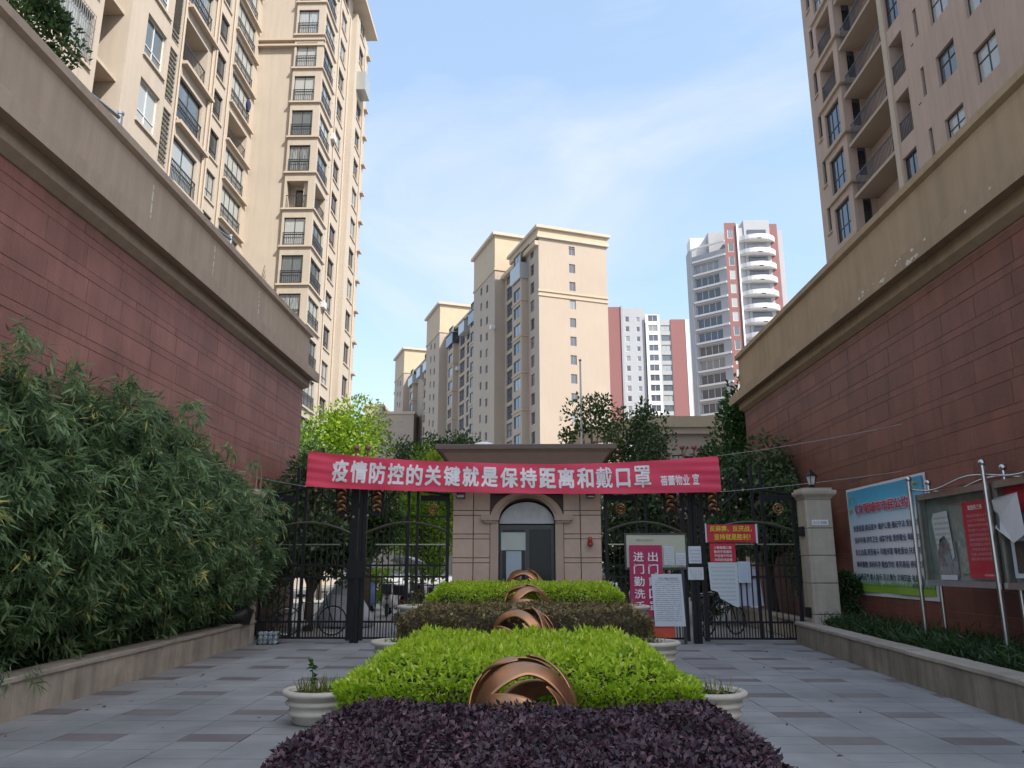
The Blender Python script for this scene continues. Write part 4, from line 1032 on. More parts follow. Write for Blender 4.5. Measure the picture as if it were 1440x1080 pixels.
for i, ch in enumerate(slog):
    x0 = -4.24 + i*wch; q = ch in '口'
    lettering(bn, ch, (x0+.028+(.03 if q else 0), x0+wch-.018-(.03 if q else 0), .18+(.02 if q else 0), .86-(.06 if q else 0)), banpt, 'white_ink', .016 if ch in '罩戴' else .033, 'character')
for i, ch in enumerate('蓓蕾物业'): lettering(bn, ch, (2.80+i*.155, 2.945+i*.155, .22, .52), banpt, 'white_ink', .02, 'character')
lettering(bn, '宣', (3.47, 3.61, .22, .54), banpt, 'white_ink', .02, 'character')
for y_ in (0, 1):
    for x in (XL, XR):
        p = ban(x, y_); MB().ball((p[0], p[1]-BY, p[2]-3.5), .02, 8).local('eyelet', 'steel_dull', bn)
def rope(pts, lab, r=.006, m='wire'):
    a, b = Vector(pts[0]), Vector(pts[1]); sag = pts[2]
    q = [a.lerp(b, k/14) - Vector((0, 0, sag*4*(k/14)*(1-k/14))) for k in range(15)]
    o = MB().tube(q, r, 5).obj('rope', m, fixn=False); return tag(o, lab, 'rope', 'ropes holding the banner')
rope([ban(XR, 1), (6.95, 14.2, 4.15), .04], 'upper pale rope tying the banner to the right podium wall')
rope([ban(XR, 0), (6.95, 14.4, 3.30), .03], 'lower pale rope tying the banner to the right podium wall')
rope([ban(XL, 1), (-6.45, 14.6, 4.35), .03], 'upper pale rope tying the banner to the left podium wall')
rope([ban(XL, 0), (-6.45, 15.0, 3.55), .03], 'lower pale rope tying the banner to the left podium wall')
# ================================================================== NOTICES ON THE GATE
def sheet(name, label, cat, x0, x1, z0, z1, y, m, th=.004, tilt=0.0, curl=.012, group=None, poly=None):
    """a sheet hung on the gate, facing the street"""
    t = thing(name, label, cat, ((x0+x1)/2, y, z0), group=group)
    w = (x1-x0)/2; h = z1-z0; n, k = 8, 8
    def pt(u, v, yy): return (-w+2*w*u + tilt*v*h, yy - curl*math.sin(u*3.1)*math.sin(v*2.5+.3) - .004*math.sin(u*11+v*7), h*v)
    if poly is None:
        mb = MB()
        for yy, fl in ((0, 0), (th, 1)):
            b = len(mb.v); mb.v += [pt(i/n, j/k, yy) for i in range(n+1) for j in range(k+1)]
            for i in range(n):
                for j in range(k):
                    f = (b+i*(k+1)+j, b+(i+1)*(k+1)+j, b+(i+1)*(k+1)+j+1, b+i*(k+1)+j+1); mb.f.append(f if not fl else f[::-1])
    else:
        mb = MB().ring_strip([[(-w+2*w*u, 0, h*v) for u, v in poly], [(-w+2*w*u, th, h*v) for u, v in poly]])
    place('paper', mb.mesh('paper', m), t)
    t['_'] = 0; del t['_']
    return t
printmat('print_white', (.60, .63, .68), (.10, .11, .14), 26, .55, 1)
printmat('print_grey', (.56, .60, .62), (.22, .24, .26), 11, .4, 5)
printmat('print_blue', (.47, .55, .63), (.25, .30, .36), 16, .35, 9)
printmat('print_code', (.58, .61, .66), (.2, .21, .3), 5, .5, 3)
printmat('print_small', (.60, .62, .64), (.2, .2, .22), 9, .5, 7)
YN = 16.93
nb = thing('notice_board', 'cream rectangular notice board on dark legs in front of the gate', 'notice board', (2.74, YN+.05, 0))
MB().box(-.63, .63, -.02, .02, 1.56, 2.24).local('panel', 'cream_board', nb)
MB().box(-.67, .67, -.03, .025, 2.24, 2.28).box(-.67, .67, -.03, .025, 1.51, 1.56).box(-.67, -.63, -.03, .025, 1.56, 2.24).box(.63, .67, -.03, .025, 1.56, 2.24).local('frame', 'frame_dark', nb)
for x in (-.55, .55): MB().box(x-.03, x+.03, -.01, .03, -.02, 1.51).local('leg', 'frame_dark', nb)
lettering(nb, '蓓蕾社区宣传栏', (-.42, -.05, 2.10, 2.15), lambda x, z: (x, -.026, z), 'frame_grey', .0)
t = sheet('slogan_poster', 'tall magenta poster with white hand-washing and mask slogan on the notice board', 'poster', 2.16, 2.86, .32, 2.02, YN-.02, 'magenta_sheet')
def on(t, dy=-.03): return lambda x, z: (x, dy, z)
for i, ch in enumerate('进门勤洗手'): lettering(t, ch, (-.27, -.05, 1.36-i*.255, 1.56-i*.255), on(t), 'white_ink', .012, 'character')
for i, ch in enumerate('出门戴口罩'): lettering(t, ch, (.04, .25, 1.36-i*.255, 1.56-i*.255), on(t), 'white_ink', .012, 'character')
lettering(t, '蓓蕾物业', (.04, .33, .12, .2), on(t), 'white_ink', .01, 'character')
t = sheet('printed_notice', 'large white printed notice hung over the magenta poster', 'notice', 2.64, 3.28, .36, 1.42, YN-.08, 'print_white', tilt=-.04)
lettering(t, '关于进一步加强小区管理的通告', (-.22, .2, .95, .99), on(t, -.022), 'frame_dark', .0, 'title')
sheet('red_leaflet', 'orange-red leaflet sticking out below the magenta poster', 'leaflet', 2.5, 3.06, .13, .40, YN-.04, 'orange_sheet')
sheet('printed_notice', 'small white sheet on the cream notice board beside the magenta poster', 'notice', 2.90, 3.12, 1.60, 2.0, YN-.0, 'print_small')
sheet('printed_notice', 'small bluish card on the right corner of the cream notice board', 'notice', 3.15, 3.36, 1.60, 1.86, YN-.012, 'print_code')
sheet('printed_notice', 'upper white card taped on the right gate post', 'notice', 3.43, 3.70, 1.64, 2.0, 16.95, 'print_code')
sheet('printed_notice', 'lower white card taped on the right gate post', 'notice', 3.40, 3.73, 1.30, 1.56, 16.95, 'print_small')
t = sheet('slogan_poster', 'red poster with yellow two-line slogan tied to the right gate', 'poster', 3.84, 4.92, 2.08, 2.46, 16.99, 'red_sheet', tilt=.03)
MB().box(-.56, -.53, -.012, .0, 0, .4).box(.52, .56, -.012, .0, -.02, .39).local('pale_edge', 'paper', t)
lettering(t, '反麻痹、反厌战，', (-.46, .44, .225, .355), on(t, -.02), 'yellow_ink', .02); lettering(t, '坚持就是胜利！', (-.38, .40, .05, .18), on(t, -.02), 'yellow_ink', .02)
t = sheet('slogan_poster', 'small red poster with four lines of white text under the yellow slogan', 'poster', 3.90, 4.45, 1.66, 2.06, 17.0, 'red_sheet')
for i, s in enumerate(('少聚集戴口罩', '勤洗手常通风', '不信谣不传谣', '共同防控疫情')): lettering(t, s, (-.19, .19, .28-i*.085, .34-i*.085), on(t, -.02), 'white_ink', .015)
sheet('printed_notice', 'large white notice torn away diagonally at its lower corner on the right gate', 'notice', 3.84, 4.46, .74, 1.66, 16.985, 'print_grey', poly=[(0, 1), (1, 1), (1, 0), (.9, 0), (.35, .2), (.28, .34), (.05, .38)])
sheet('printed_notice', 'pale blue sheet beside the torn notice on the right gate', 'notice', 4.47, 4.74, 1.24, 1.68, 16.99, 'print_blue')
sheet('blank_sheet', 'plain lilac-white sheet hanging behind the bars of the right gate', 'sheet', 4.36, 5.0, .76, 1.52, 17.09, mat('lilac_paper', (.46, .47, .56), .6, .05, 3), poly=[(0, 0), (1, 0), (.94, .62), (.9, 1), (.62, 1), (0, .62)])

# ================================================================== THE BLUE POSTER ON THE RIGHT WALL
def postermat():
    m = bpy.data.materials.new('civic_poster'); m.use_nodes = True; nt = m.node_tree; b = nt.nodes['Principled BSDF']; l = nt.links.new
    tcn = N(nt, 'ShaderNodeTexCoord'); sep = N(nt, 'ShaderNodeSeparateXYZ'); l(tcn.outputs['Generated'], sep.inputs[0])
    n1 = N(nt, 'ShaderNodeTexNoise'); n1.inputs['Scale'].default_value = 14; l(tcn.outputs['Generated'], n1.inputs['Vector'])
    ad = N(nt, 'ShaderNodeMath', operation='MULTIPLY_ADD'); ad.inputs[1].default_value = .06; l(n1.outputs[0], ad.inputs[0]); l(sep.outputs['Z'], ad.inputs[2])
    rp = N(nt, 'ShaderNodeValToRGB'); e = rp.color_ramp.elements
    e[0].position = 0; e[0].color = (.26, .42, .04, 1); e[1].position = 1; e[1].color = (.05, .32, .55, 1)
    for p, c in ((.105, (.25, .44, .05, 1)), (.115, (.45, .60, .45, 1)), (.19, (.58, .66, .64, 1)), (.28, (.72, .74, .80, 1)), (.62, (.70, .74, .82, 1)), (.78, (.40, .62, .76, 1)), (.9, (.09, .42, .64, 1))):
        x = e.new(p); x.color = c
    l(ad.outputs[0], rp.inputs[0]); l(rp.outputs[0], b.inputs['Base Color']); b.inputs['Roughness'].default_value = .45
    MATS['civic_poster'] = m
postermat()
PX = 6.955
cp = thing('civic_poster', 'large blue and white civic-pledge poster with red title on the red wall', 'poster', (PX, 15.4, 1.0), R(-90))
PW, PH = 3.3, 2.2
mb = MB(); n = 12
for yy in (0.0, .012):
    b = len(mb.v); mb.v += [(-PW/2+PW*i/n, yy-.015*math.sin(i*.9+j)*(1 if j in (0, 4) else .3), .07+(PH-.12)*j/4) for i in range(n+1) for j in range(5)]
    mb.f += [((b+i*5+j, b+(i+1)*5+j, b+(i+1)*5+j+1, b+i*5+j+1) if yy == 0 else (b+i*5+j+1, b+(i+1)*5+j+1, b+(i+1)*5+j, b+i*5+j)) for i in range(n) for j in range(4)]
place('sheet', mb.mesh('sheet', 'civic_poster'), cp)
MB().box(-PW/2-.06, PW/2+.06, .016, .03, 0, PH).local('backing', 'paper', cp)
pf = lambda x, z: (x, -.022, z)
lettering(cp, '《文明城市市民公约》', (-1.28, 1.28, 1.62, 1.87), pf, mat('title_rim', (.60, .56, .62), .5, .02, 2), .075, 'title_outline')
lettering(cp, '《文明城市市民公约》', (-1.25, 1.25, 1.64, 1.85), lambda x, z: (x, -.026, z), 'red_ink', .028, 'title')
for i, s in enumerate(('热爱祖国 建设家乡 维护公德 遵纪守法 爱护公物', '保护环境 讲究卫生 诚实守信 爱岗敬业 奉献社会', '自立自强 艰苦奋斗 和睦邻里 尊老爱幼 扶贫济困', '尊师重教 崇尚科学 勤俭节约 移风易俗 移旧立新', '弘扬正气 助人为乐 见义勇为 文明交往 礼貌待人')):
    lettering(cp, s, (-1.42, 1.46, 1.29-i*.245, 1.42-i*.245), pf, 'blue_ink', .02, 'text_line')
lettering(cp, '城管委宣', (.9, 1.35, .2, .28), pf, 'blue_ink', .01)
gsk = MB()      # printed skyline in pale green at the foot, leaf sprays in the top corners
for k in range(26):
    x = -1.6+k*.127; h = random.uniform(.06, .26)*(1 if abs(x) > .5 else .4); gsk.quad((x, -.02, .22), (x+.09, -.02, .22), (x+.07, -.02, .22+h), (x+.02, -.02, .22+h*.9))
gsk.local('printed_skyline', mat('print_green', (.22, .40, .24), .5, .1, 3), cp)
gl = MB()
for c in (-1.5, 1.28):
    for k in range(14):
        x = c+random.uniform(-.12, .22); z = 2.02+random.uniform(-.35 if c < 0 and x < -1.42 else -.12, .06); a = random.uniform(0, 3.1); gl.quad((x-.05*math.cos(a), -.021, z-.05*math.sin(a)), (x+.02*math.sin(a), -.021, z-.02*math.cos(a)), (x+.05*math.cos(a), -.021, z+.05*math.sin(a)), (x-.02*math.sin(a), -.021, z+.02*math.cos(a)))
gl.local('printed_leaves', mat('print_leaf', (.38, .46, .10), .5, .1, 3), cp)

# ================================================================== GLAZED NOTICE CASES
def notice_case(yc, w, label, first):
    t = thing('notice_case', label, 'notice case', (6.32, yc, .36), R(-90))      # local x = -Y, front = -y (towards the road)
    z0, z1 = 1.02, 2.24; h = w/2
    MB().box(-h, h, .0, .03, z0, z1).local('back_panel', mat('case_back', (.20, .245, .235), .6, .25, 5, c2=(.27, .27, .25)), t)
    MB().box(-h-.05, h+.05, -.13, .04, z1, z1+.09).local('head_rail', 'steel_dull', t); MB().box(-h-.05, h+.05, -.15, .04, z0-.08, z0).local('sill_rail', 'steel', t)
    for s in (-1, 1): MB().box(*sorted((s*h, s*(h+.05))), -.13, .04, z0, z1).local('side_frame', 'steel_dull', t)
    for s in ((-1, 1) if first else (1,)):
        for y, r, zt in ((-.19, .032, 2.56), (.10, .028, 2.50)):
            x = s*(h+.075) if y < 0 else s*(h+.04)
            MB().tube([(x, y, 0), (x, y, zt)], r, 10).local('post', 'steel', t); MB().ball((x, y, zt+.03), .05, 12).local('ball_finial', 'steel', t, True)
    for y, dz in ((-.19, 0), (.10, -.02)):
        pts = [(-h-.05+(w+.1)*k/16, y, 2.40+dz + .05*math.sin(k/16*6.28-.5)*(-1 if True else 1)) for k in range(17)]
        MB().tube(pts, .016, 7).local('wavy_rail', 'steel', t, True)
    MB().tube([(-h, .1, 2.31), (h, .1, 2.33)], .012, 6).local('thin_rail', 'steel', t)
    return t, z0, z1, h
t, z0, z1, h = notice_case(11.52, 1.92, 'steel-framed glazed notice case with a red notice inside, on posts by the red wall', True)
lf_ = lambda y: (lambda x, z: (x, y, z))
lettering(t, '文明市民学校宣传栏', (-.55, .8, z1-.14, z1-.05), lf_(-.004), mat('print_faded', (.30, .18, .17), .6, .1, 3), .01, 'title')
MB().ring_strip([[(x, y, z) for x, z in ((-.78, z0+.9), (-.72, z1-.22), (-.32, z1-.2), (-.25, z0+.35), (-.31, z0+.3), (-.36, z0+.55), (-.48, z0+.66), (-.62, z0+.6), (-.70, z0+.42))] for y in (-.03, -.026)]).local('torn_white_notice', 'print_small', t)
MB().box(-.72, -.2, -.02, -.012, z0+.05, z0+.56).local('faded_photograph', mat('photo_mix', (.20, .13, .11), .6, .6, 6, c2=(.25, .27, .30)), t)
MB().box(-.7, -.25, -.028, -.022, z0+.01, z0+.08).local('white_strip', 'paper', t)
MB().box(-.12, .16, -.02, -.012, z0+.1, z0+.78).local('faded_photograph', mat('photo_mix2', (.22, .27, .25), .6, .5, 9, c2=(.32, .32, .26)), t)
rd = MB().box(.14, .82, -.05, -.042, z0+.04, z1-.12); rd.local('red_notice', 'red_sheet', t)
MB().box(.82, .85, -.046, -.038, z0+.03, z1-.12).local('pale_edge', 'paper', t)
lettering(t, '致居民三条', (.30, .66, z1-.24, z1-.17), lf_(-.054), 'white_ink', .02, 'title')
pale = mat('print_pink', (.60, .40, .40), .6, .05, 3)
for i, s in enumerate(('请您自觉遵守以下', '少出门不聚集戴口', '罩勤洗手常开窗通', '风注意个人卫生不', '信谣不传谣有发热', '请及时就医并报告', '社区居委会小区出', '入凭证测温登记方', '可进入谢谢您的理', '解支持与配合平安')): lettering(t, s, (.24, .74, z1-.34-i*.066, z1-.30-i*.066), lf_(-.054), pale, .01, 'text_line')
lettering(t, '社区居委会', (.5, .76, z0+.075, z0+.10), lf_(-.054), 'white_ink', .01, 'text_line')
def glassclear():
    m = bpy.data.materials.new('clear_glass'); m.use_nodes = True; nt = m.node_tree; nt.nodes.clear(); l = nt.links.new
    tr = N(nt, 'ShaderNodeBsdfTransparent'); gl_ = N(nt, 'ShaderNodeBsdfGlossy'); gl_.inputs['Roughness'].default_value = .03; fz = N(nt, 'ShaderNodeLayerWeight'); fz.inputs[0].default_value = .07
    ms = N(nt, 'ShaderNodeMixShader'); o = N(nt, 'ShaderNodeOutputMaterial'); tr.inputs[0].default_value = (.9, .93, .92, 1)
    l(fz.outputs[0], ms.inputs[0]); l(tr.outputs[0], ms.inputs[1]); l(gl_.outputs[0], ms.inputs[2]); l(ms.outputs[0], o.inputs[0]); MATS['clear_glass'] = m
glassclear()
MB().quad((-h+.005, -.1, z0+.005), (h-.005, -.1, z0+.005), (h-.005, -.1, z1-.005), (-h+.005, -.1, z1-.005)).local('glass_front', 'clear_glass', t)
t, z0, z1, h = notice_case(9.44, 1.92, 'steel-framed notice case with a torn white paper hanging over its frame', False)
MB().box(-h, h, -.01, -.004, z1-.34, z1).local('red_header', 'red_sheet', t)
MB().ring_strip([[(x, -.16+.05*math.sin(z*7+x*5)+yy, z) for x, z in ((-h-.10, z1-.28), (-h-.02, z1-.16), (-h+.08, z1-.14), (-h+.5, z1-.10), (-h+.55, z1-.62), (-h+.25, z1-.72), (-h-.09, z1-.52), (-h-.02, z1-.40))] for yy in (0, .004)]).local('torn_white_notice', 'paper', t)
MB().box(-h+.06, -h+.7, -.05, -.044, z0+.06, z0+.62).local('white_sheet', 'paper', t); MB().box(-h+.14, -h+.66, -.056, -.051, z0+.12, z0+.52).local('faded_photograph', mat('photo_dark', (.07, .05, .045), .6, .5, 8), t)
MB().quad((-h+.005, -.1, z0+.005), (h-.005, -.1, z0+.005), (h-.005, -.1, z1-.005), (-h+.005, -.1, z1-.005)).local('glass_front', 'clear_glass', t)

flush_text()
# ================================================================== VEGETATION
def add_foliage(name, V, m, tint, parent, stuff=False):
    o = place(name, npmesh(name, V, 4, m, tint), parent)
    return o
def noise2(x, y): return (np.sin(x*3.1+y*1.7)+np.sin(x*1.3-y*2.9+1.0)+np.sin(x*5.3+y*4.1+2.0)*.5)/2.5
def hedge(name, label, x0, x1, y0, y1, z0, z1, m, n, ln, wd, base=.5, spread=.25, bumpy=.03, cut=0.0, group=None, up=.9, r=.12, drop=.12):
    t = thing(name, label, 'hedge', ((x0+x1)/2, (y0+y1)/2, z0), group=group); c = np.array([(x0+x1)/2, (y0+y1)/2, z0])
    at = (x1-x0)*(y1-y0); asd = (z1-z0)*((y1-y0)*2 + (x1-x0)*1.5); nt_ = int(n*at/(at+asd)); ns = n-nt_
    def rnd(k, a, b): return a+(b-a)*rng.random(k)
    P = np.stack([rnd(nt_, x0, x1), rnd(nt_, y0, y1), np.zeros(nt_)], 1)
    edge = np.minimum.reduce([P[:,0]-x0, x1-P[:,0], P[:,1]-y0, y1-P[:,1]])
    P[:,2] = z1 + bumpy*noise2(P[:,0]*2, P[:,1]*2) - np.maximum(0, r-edge)**2/r**2*drop - rng.exponential(.03, nt_) - .02
    A = np.stack([rng.normal(0, .8, nt_), rng.normal(0, .8, nt_), np.full(nt_, up*.5)], 1)
    per = 2*(y1-y0)+2*(x1-x0); q = rng.random(ns)*per
    S = np.zeros((ns, 3)); NN = np.zeros((ns, 3)); lx, ly = x1-x0, y1-y0
    for i in range(ns):
        v = q[i]
        if v < lx: S[i,:2] = (x0+v, y0); NN[i] = (0, -1, 0)
        elif v < lx+ly: S[i,:2] = (x1, y0+v-lx); NN[i] = (1, 0, 0)
        elif v < 2*lx+ly: S[i,:2] = (x0+v-lx-ly, y1); NN[i] = (0, 1, 0)
        else: S[i,:2] = (x0, y0+v-2*lx-ly); NN[i] = (-1, 0, 0)
    S[:,2] = rnd(ns, z0+.02, z1-.02-drop*.8)
    S += NN*(bumpy*1.5*noise2(S[:,2:3]*3+S[:,0:1]*2, S[:,1:2]*2) - rng.exponential(.03, ns)[:,None])
    A2 = NN*.8 + np.array([0, 0, .6])
    Pa = np.concatenate([P, S]) - c; Ax = np.concatenate([A, A2])
    FL = np.concatenate([np.tile([0., -.25, 1.], (nt_, 1)), NN*.6+np.array([0, 0, .8])]); V = leaves(Pa, ln, wd, Ax, .35, FL)
    clump = .18*noise2(Pa[:,0]*3, Pa[:,1]*3+Pa[:,2]*4)
    add_foliage('foliage', V, m, np.clip(tints(len(Pa), base, spread)+clump, 0, 1), t)
    if up > .8 and 'lime' in m:
        k = int(at*95); SP = np.stack([rnd(k, x0+.06, x1-.06), rnd(k, y0+.06, y1-.06), np.full(k, z1-.04)], 1); eg = np.minimum.reduce([SP[:,0]-x0, x1-SP[:,0], SP[:,1]-y0, y1-SP[:,1]]); SP[:,2] += bumpy*noise2(SP[:,0]*2, SP[:,1]*2) - np.maximum(0, r-eg)**2/r**2*drop; SP = SP-c; reps = 5
        SPP = np.repeat(SP, reps, 0); SPP[:,2] += np.tile(np.linspace(0, .06, reps), k)
        add_foliage('new_shoots', leaves(SPP, ln*1.05, wd*.9, np.stack([rng.normal(0, .45, k*reps), rng.normal(0, .45, k*reps), np.ones(k*reps)], 1), .2), m, np.clip(tints(k*reps, .72, .18), 0, 1), t)
    d = .07
    core = MB().ring_strip([[(x0+e-c[0], y0+e-c[1], z-c[2]), (x1-e-c[0], y0+e-c[1], z-c[2]), (x1-e-c[0], y1-e-c[1], z-c[2]), (x0+e-c[0], y1-e-c[1], z-c[2])] for e, z in ((d, z0-.02), (d, z1-.10-drop), (d+r*.5, z1-.09-drop*.3), (d+r, z1-.09))])
    core.local('branches', 'twig', t)
    return t
hedge('clipped_hedge', 'low dark purple-leaved clipped hedge at the front of the bed', -1.46, 1.44, 3.0, 6.2, 0, .62, 'lf_purple', 52000, .048, .025, .45, .26, .045, r=.2, drop=.1)
hedge('clipped_hedge', 'wide bright lime-green clipped hedge behind the first bronze sphere', -1.68, 1.47, 7.2, 10.5, 0, .78, 'lf_lime', 46000, .068, .028, .5, .28, .05, r=.55, drop=.24)
hedge('clipped_hedge', 'brownish-green clipped hedge between the two lime-green hedges', -1.78, 1.68, 10.95, 13.4, .38, 1.0, 'lf_brown', 22000, .06, .03, .45, .28, .05, r=.25)
hedge('clipped_hedge', 'small lime-green clipped hedge just in front of the gatehouse', -1.74, 1.66, 13.95, 16.0, .6, 1.24, 'lf_lime', 20000, .06, .03, .5, .28, .05, r=.3, drop=.15)
for nm, lab, x, y0, y1, z in (('planting_bed', 'low stone bed under the brownish hedge', 1.42, 10.85, 13.5, .40), ('planting_bed', 'taller stone bed under the hedge in front of the gatehouse', 1.40, 13.75, 16.15, .62)):
    t = thing(nm, lab, 'planter', (0, y0, 0)); MB().box(-x, x, 0, y1-y0, -.02, z-.06).local('bed_wall', 'pillar_stone', t); MB().box(-x-.04, x+.04, -.04, y1-y0+.04, z-.06, z).local('coping', 'coping', t)

# ---- ribbed stone pots
potprof = [(.20, 0), (.24, .02), (.255, .10), (.285, .12), (.295, .145), (.285, .17), (.272, .185), (.28, .225), (.305, .24), (.315, .262), (.305, .285), (.288, .30), (.292, .335), (.33, .35), (.35, .375), (.35, .40), (.335, .42), (.30, .425), (.285, .40), (.28, .36)]
potprof = [(r_*1.12, z_*.8) for r_, z_ in potprof]
def pot(x, y, base, label, weeds):
    t = thing('stone_pot', label, 'pot', (x, y, base), group='ribbed stone pots beside the hedges')
    MB().lathe(potprof[:12], n=28).local('bowl', 'pot', t, True); MB().lathe(potprof[11:], n=28).local('rim', 'pot', t, True); MB().lathe([(.001, .29), (.314, .29)], n=20).local('soil', 'soil', t)
    if base > .05: MB().box(-.26, .26, -.26, .26, -base-.02, -.001).local('stand', 'pillar_stone', t)
    n = weeds; a = rng.random(n)*6.28; r = .25*np.sqrt(rng.random(n)); P = np.stack([r*np.cos(a), r*np.sin(a), np.full(n, .287)], 1)
    A = np.stack([rng.normal(0, .25, n), rng.normal(0, .25, n), np.ones(n)], 1)
    tall = thing('weeds', 'thin grassy weeds growing in a stone pot, ' + label.split(',')[-1].strip(), 'weeds', (x, y, base), group='weeds in the stone pots')
    V = leaves(P, .17, .010, A, .12); P2 = P + np.array([0, 0, .02]); V2 = leaves(np.repeat(P2, 2, 0), .05, .022, None)
    add_foliage('blades', V, 'lf_weed', tints(n, .5, .3), tall); add_foliage('leaf_tuft', V2, 'lf_weed', tints(2*n, .6, .3), tall)
    if abs(x+2.2) < .05 and y < 9:
        add_foliage('tall_shoot', leaves(np.array([[-.08, -.05, .38+.02*k] for k in range(12)]), .07, .035, None), 'lf_fig', tints(12, .6, .2), tall); MB().tube([(-.08, -.05, .36), (-.08, -.05, .6)], .006, 5).local('shoot_stem', 'bamboo_green', tall)
        add_foliage('shoot_leaves', leaves(np.array([[-.08, -.05, .58]]*9), .08, .04, None), 'lf_fig', tints(9, .6, .2), tall)
pot(-2.2, 8.6, 0, 'round ribbed cream stone pot, on the bamboo side of the first lime hedge', 130)
pot(1.88, 8.6, 0, 'round ribbed cream stone pot, on the notice-case side of the first lime hedge', 70)
pot(-1.70, 10.66, .30, 'ribbed stone pot on a stand, on the bamboo side between lime and brown hedges', 40)
pot(1.60, 10.66, .30, 'ribbed stone pot on a stand, on the notice-case side between lime and brown hedges', 30)
pot(-1.86, 13.66, .6, 'ribbed stone pot on a tall stand, on the bamboo side of the brown hedge', 40)
pot(1.68, 13.66, .6, 'ribbed stone pot on a tall stand, in front of the cream notice board', 30)

# ---- bronze open spheres
def sphere_sculpture(x, y, zc, r, rz, label):
    t = thing('sphere_sculpture', label, 'sculpture', (x, y, zc-r), rz, group='bronze spheres along the bed')
    def band(axis, rho, f0, f1, wmax, nm, skew=.6, n=36, m_=5):
        ax = Vector(axis).normalized(); u = ax.orthogonal().normalized(); v = ax.cross(u)
        mb = MB(); rings = []
        for i in range(n+1):
            s = i/n; ph = f0+(f1-f0)*s; wd = wmax*max(.03, math.sin(math.pi*s**skew))**.8
            row = []
            for rr in (r, r-.018):
                rw = []
                for j in range(m_+1):
                    th = rho + wd*(j/m_-.5)*2
                    d = ax*math.cos(th) + (u*math.cos(ph)+v*math.sin(ph))*math.sin(th); rw.append(tuple(d*rr + Vector((0, 0, r))))
                row += rw if rr == r else rw[::-1]
            rings.append(row)
        mb.ring_strip(rings).local(nm, 'bronze', t, True)
    def path_band(pts, nm, turn=0.0, n=40, m_=6):
        """pts: (azimuth from the front, elevation, half width), in degrees, along the band"""
        P = np.array(pts, float); s = np.linspace(0, len(P)-1, n+1); ks = np.arange(len(P))
        def cr(col_):   # smooth interpolation
            c_ = P[:, col_]; out = []
            for x in s:
                i = min(int(x), len(P)-2); u = x-i; p0 = c_[max(i-1, 0)]; p1 = c_[i]; p2 = c_[i+1]; p3 = c_[min(i+2, len(P)-1)]
                out.append(.5*(2*p1+(p2-p0)*u+(2*p0-5*p1+4*p2-p3)*u*u+(3*p1-p0-3*p2+p3)*u**3))
            return out
        az, el, wd = cr(0), cr(1), cr(2); D = []
        for a_, e_ in zip(az, el):
            a_ = R(a_+turn); e_ = R(e_); D.append(Vector((math.sin(a_)*math.cos(e_), -math.cos(a_)*math.cos(e_), math.sin(e_))))
        rings = []
        for i, d_ in enumerate(D):
            tg = (D[min(i+1, n)]-D[max(i-1, 0)]).normalized(); pp = d_.cross(tg).normalized(); w_ = R(max(.6, wd[i])); row = []
            for rr in (r, r-.016):
                rw = [tuple((d_*math.cos(w_*(2*j/m_-1))+pp*math.sin(w_*(2*j/m_-1)))*rr + Vector((0, 0, r))) for j in range(m_+1)]
                row += rw if rr == r else rw[::-1]
            rings.append(row)
        MB().ring_strip(rings).local(nm, 'bronze', t, True)
    for turn in (0, 180):
        path_band([(-52, -45, 2), (-52, -8, 4.5), (-50, 26, 10), (-28, 50, 11.5), (6, 57, 9.5), (38, 46, 9.5), (58, 18, 11), (64, -10, 12), (60, -42, 3)], 'crescent', turn)
        path_band([(-66, -4, 1), (-46, 16, 6), (-22, 18, 10), (2, 7, 15), (16, -16, 17), (20, -44, 4)], 'petal', turn)
        path_band([(26, 34, 1), (38, 20, 4), (40, 0, 7), (40, -24, 8), (34, -48, 3)], 'thin_crescent', turn)
    for turn in (90, 270):
        path_band([(-10, -50, 2), (-18, -5, 5), (-14, 35, 6), (10, 62, 8), (60, 76, 6)], 'side_crescent', turn)
        path_band([(22, -50, 3), (14, -8, 7), (2, 20, 5), (-4, 46, 1)], 'side_petal', turn)
    if zc-r > .05: MB().lathe([(.16, -(zc-r)-.02), (.16, .02), (.2, .05)], n=16).local('stand', 'pillar_stone', t)
sphere_sculpture(-.05, 6.52, .46, .445, R(4), 'openwork bronze sphere between the purple hedge and the first lime hedge')
sphere_sculpture(-.07, 10.72, .63, .44, R(-28), 'openwork bronze sphere between the first lime hedge and the brown hedge')
sphere_sculpture(-.05, 13.68, .86, .43, R(22), 'openwork bronze sphere between the brown hedge and the small lime hedge')
sphere_sculpture(-.08, 16.08, 1.12, .42, R(-12), 'openwork bronze sphere right in front of the gatehouse door')

